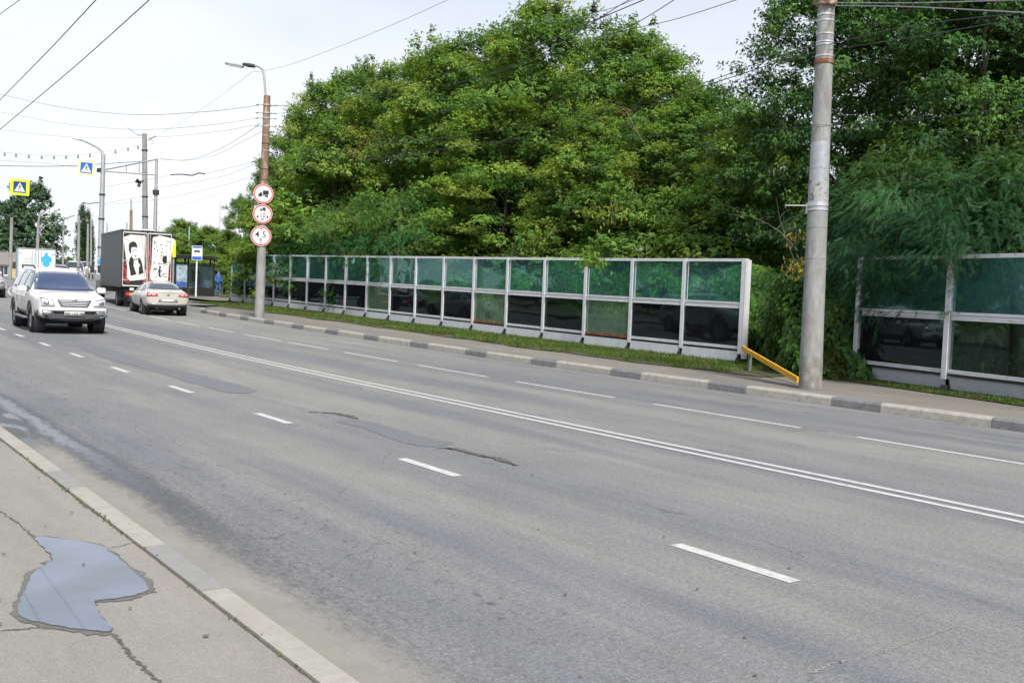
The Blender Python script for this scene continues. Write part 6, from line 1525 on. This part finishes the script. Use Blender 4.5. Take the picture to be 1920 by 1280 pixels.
# leafy undergrowth behind the barrier
ug = [(21.45, 18.5), (21.55, 22), (21.7, 26), (21.85, 30), (22.0, 35), (22.2, 40.5), (22.3, 46)]
for i, (x, y) in enumerate(ug):
    lb_ = ['nearest', 'second nearest', 'third nearest', 'middle', 'third farthest', 'second farthest', 'farthest'][i]+' creeper thicket close behind the panes of the long barrier'
    if i == 0: src_ = ivy('undergrowth', lb_, (x, y, zg(y)+.15), 1.0, 2.7, 2.45, 20, 26000, [(.13, .28, .05), (.09, .21, .045), (.17, .33, .05), (.06, .14, .035)], .10); set_group(src_, 'thickets behind the long barrier')
    else:
        o2 = src_.copy(); col.objects.link(o2); o2.location = (x, y, zg(y)+.15); o2['label'] = lb_; o2.rotation_euler = (0, 0, 3.14159*(i % 2))
        o2.scale = (1, 1, .9+.1*(i % 3))
        for ch in list(src_.children): c2 = ch.copy(); col.objects.link(c2); c2.parent = o2
ivy('undergrowth', 'creeper thicket behind the short barrier panes', (20.6, 8.5, .15), 1.0, 3.2, 1.9, 25, 22000, [(.05, .12, .025), (.09, .15, .03), (.03, .08, .02)], .09)
# autumn coloured sprays and bare twigs near the thick pole
def spray(label, px, D_, r_, colr, n, seed):
    global rng; rng = np.random.default_rng(seed); c = atD(*px, D_)
    P = rng.normal(size=(n, 3))*r_*np.array([1, 1, .6])*1.25; P[:, 2] -= np.abs(P[:, 0])*.5; d = nrm(unit(n)*.7+[0, 0, -.7]); Nn = unit(n); Nn = nrm(Nn-d*(Nn*d).sum(1, keepdims=True)); C = np.tile(colr, (n, 1))*(.6+.8*rng.random((n, 1)))
    V, C = leaf_arrays(P, d, Nn, np.full(n, .12), np.full(n, .05), C); t_ = thing('leaf_spray', label, 'branch', c); link('leaves', leaf_mesh('spray', V, C, M['leaf']), t_)
    mb = MB(); rnd = random.Random(seed)
    for k in range(5): mb.tube([(rnd.uniform(.4, .8), rnd.uniform(.5, .9), -.3), (rnd.uniform(-.1, .2), .1, .05), (rnd.uniform(-.3, .1), -.1, rnd.uniform(-.2, .2))], [.012, .008, .003], 5)
    mb.build('twig', M['bark'], t_)
spray('orange brown leaf spray left of the thick pole, upper of the two', (1500, 436), 23.5, .15, (.34, .24, .06), 50, 2)
spray('yellowish leaf spray left of the thick pole, lower of the two', (1500, 492), 22.5, .16, (.32, .26, .06), 90, 3)
spray('yellow green leaf spray behind the middle of the long barrier top', (1150, 390), 27, .22, (.26, .27, .05), 60, 4)
def bare(label, pts, D_, r_, seed, name='bare_branch'):
    P_ = [atD(x, y, D_) for x, y in pts]; b = P_[0]; t_ = MB(); rnd = random.Random(seed)
    Q = [p-b for p in P_]; t_.tube(Q, [r_*(1-.8*i/(len(Q)-1)) for i in range(len(Q))], 6)
    for i in range(1, len(Q)):
        for k in range(2):
            d_ = Vector((rnd.uniform(-1, 1), rnd.uniform(-1, 1), rnd.uniform(-.2, 1))).normalized()*rnd.uniform(.3, .8); q = Q[i-1].lerp(Q[i], rnd.random()); t_.tube([q, q+d_*.5+Vector((0, 0, .05)), q+d_], [r_*.35, r_*.22, .003], 5)
    o_ = t_.build(name, M['twig'], None, smooth=True); o_.location = b; tag(o_, label, 'branch', 'bare branches in the hollow')
bare('long pale bare branch arching left out of the hollow beside the thick pole', [(1495, 470), (1470, 440), (1440, 420), (1405, 405), (1365, 402)], 23, .012, 1)
bare('pale bare branch standing steeply in the hollow left of the thick pole', [(1490, 490), (1475, 450), (1462, 410), (1455, 370)], 23.2, .011, 2)
bare('grey bare branch among the maple tops right of the middle', [(1205, 265), (1190, 240), (1178, 215), (1172, 205)], 28, .018, 3)
bare('thin bare branches in the gap of sky right of the thick pole', [(1610, 400), (1630, 350), (1650, 310), (1660, 270)], 26, .016, 4)
bare('second set of thin bare branches in the gap of sky right of the thick pole', [(1600, 420), (1640, 370), (1680, 340), (1720, 330)], 26.5, .014, 5)
# tall white flowered weed over the barrier
def weed(label, base, H, seed, flower=False, name='weed', lsize=.16):
    rnd = random.Random(seed); t_ = thing(name, label, 'plant', base, rnd.random()*6); mb = MB(); mb.tube([(0, 0, 0), (.03, .02, H*.5), (.05, 0, H)], [.014, .01, .005], 6); mb.build('stem', M['green_post'], t_)
    n = 30; P = []; Dd = []
    for k in range(n):
        z = H*(.6+.4*k/n); a = k*2.4; P.append((.04, .01, z)); Dd.append((math.cos(a), math.sin(a), .25))
    P = np.array(P); Dd = nrm(np.array(Dd)); Nn = nrm(np.array([[0, 0, 1.]])-Dd*Dd[:, 2:3]); L = np.linspace(lsize*1.4, lsize*.6, n)
    V, C = leaf_arrays(P, Dd, Nn, L, L*.4, np.tile((.10, .20, .05), (n, 1))*(.8+.4*np.random.default_rng(seed).random((n, 1))), droop=.3); link('leaves', leaf_mesh('weed_leaves', V, C, M['leaf']), t_)
    if flower: mb = MB(); [mb.lathe([(0, .03), (.05, .02), (0, 0)], (.05+rnd.uniform(-.08, .08), rnd.uniform(-.08, .08), H+rnd.uniform(-.04, .04)), 'Z', 7) for _ in range(7)]; mb.build('flower_head', M['sign_white'], t_)
weed('upright green weed poking above the barrier left of the middle', (21.2, 29.0, zg(29)+.15), 3.25, 3)
weed('thin weed with white flower head poking over the right part of the barrier', (20.9, 22.2, .18), 2.95, 5, True)
# creeper leaves hanging over the top rail of the barrier
spray('light green creeper tuft hanging over the barrier top rail, fourth post from the right', (1112, 482), 29.2, .14, (.15, .27, .04), 300, 9)

# ------------------------------------------------------------------ grass
def grass(name, label, x0f, x1f, y0, y1, n, hmin, hmax, seed, cols, z):
    global rng; rng = np.random.default_rng(seed); y = y0+(y1-y0)*rng.random(n); a = np.array([x0f(v) for v in y]); b = np.array([x1f(v) for v in y]); x = a+(b-a)*rng.random(n)
    dens = .5+.5*np.sin(x*3.1+np.sin(y*1.7)*2)*np.sin(y*2.3+1); keep = rng.random(n) < (.12+.9*dens**1.3); x, y = x[keep], y[keep]; n = len(x)
    P = np.stack([x, y, np.array([zg(v) for v in y])+z], 1); d = nrm(np.stack([rng.normal(size=n)*.45, rng.normal(size=n)*.45, np.ones(n)], 1)); Nn = unit(n); Nn = nrm(Nn-d*(Nn*d).sum(1, keepdims=True))
    clump = (.5+.5*np.sin(x*2+y*1.1))[:, None]; C = pal(cols, [3, 3, 2, 1], n)*(.8+.35*rng.random((n, 1)))*(.85+.3*clump); L = (hmin+(hmax-hmin)*rng.random(n)**1.5)
    V, C = leaf_arrays(P, d, Nn, L, np.full(n, .016), C, droop=.25); o_ = link(name, leaf_mesh(name, V, C, M['grass'])); tag(o_, label, 'grass', kind='stuff'); return o_
GC = [(.09, .165, .035), (.12, .19, .045), (.065, .125, .03), (.23, .22, .10)]
def _edge(y): return 17.15+.6*max(0, min(1, (y-20)/14))+.12+.3*math.sin(y*1.3)*math.sin(y*.37)+.15*math.sin(y*3.7)
grass('verge_grass', 'rough green grass along the foot of the long barrier', lambda y: _edge(y)-.03, lambda y: 20.6+.03*(y-17), 15.4, 34, 110000, .03, .2, 1, GC, .165)
grass('verge_grass', 'rough green grass along the far half of the barrier foot', lambda y: _edge(y)-.03, lambda y: 21.4, 34, 52.5, 42000, .05, .2, 2, GC, .165)
grass('verge_grass', 'thin grass along the foot of the short barrier', lambda y: 18.0+.24*(y-11)+.06*math.sin(y*4), lambda y: 18.6+.24*(y-11)+.35, 5.5, 14.5, 30000, .03, .12, 3, [(.06, .13, .02), (.09, .15, .03), (.05, .10, .02), (.2, .2, .08)], .165)
grass('kerb_weeds', 'sparse weeds in the joint behind the near kerb', lambda y: 1.86, lambda y: 1.89, 3, 20, 500, .01, .05, 4, GC, .10)
grass('lawn_grass', 'sunlit lawn beyond the bus stop', lambda y: 24.5, lambda y: 45, 60, 84, 30000, .12, .4, 6, [(.16, .22, .05), (.2, .24, .07), (.12, .18, .04), (.28, .27, .1)], .13)
# litter: leaves and pebbles on the pavements
def litter(name, label, pts, cols, seed, s=.02):
    rnd = random.Random(seed); mb = MB()
    for (x, y, z) in pts:
        a = rnd.uniform(0, 6.28); r_ = s*rnd.uniform(.5, 1.6); k = 6
        mb.prism([(r_*math.cos(a+j*1.047)*rnd.uniform(.6, 1), r_*.6*math.sin(a+j*1.047)) for j in range(k)], (x, y, z), (1, 0, 0), (0, 1, 0), .004)
    tag(mb.build(name, cols), label, 'litter', kind='stuff')
rnd = random.Random(3)
litter('fallen_leaves', 'dry leaf litter along the far kerb and footway', [(rnd.gauss(15.12, .06) if rnd.random() < .5 else rnd.uniform(15.5, 17.2), (y_ := rnd.uniform(4, 40)), zg(y_)+(.006 if False else .0)) for _ in range(0)]+[(xx, yy2, zg(yy2)+(.010 if xx < 15.19 else .155)) for xx, yy2 in [((rnd.gauss(15.05, .05) if rnd.random() < .6 else rnd.uniform(15.6, 17.3)), rnd.uniform(4, 40)) for _ in range(420)] if xx < 15.17 or xx > 15.5], M['sand'], 5, .022)
litter('road_grit', 'small stones and grit on the near lane and footway', [(xx, yy2, .01 if xx > 2.06 else .112) for xx, yy2 in [(rnd.uniform(2.2, 7) if rnd.random() < .3 else rnd.uniform(.2, 1.8), rnd.uniform(2.5, 13)) for _ in range(70)]], M['wet_edge'], 6, .012)
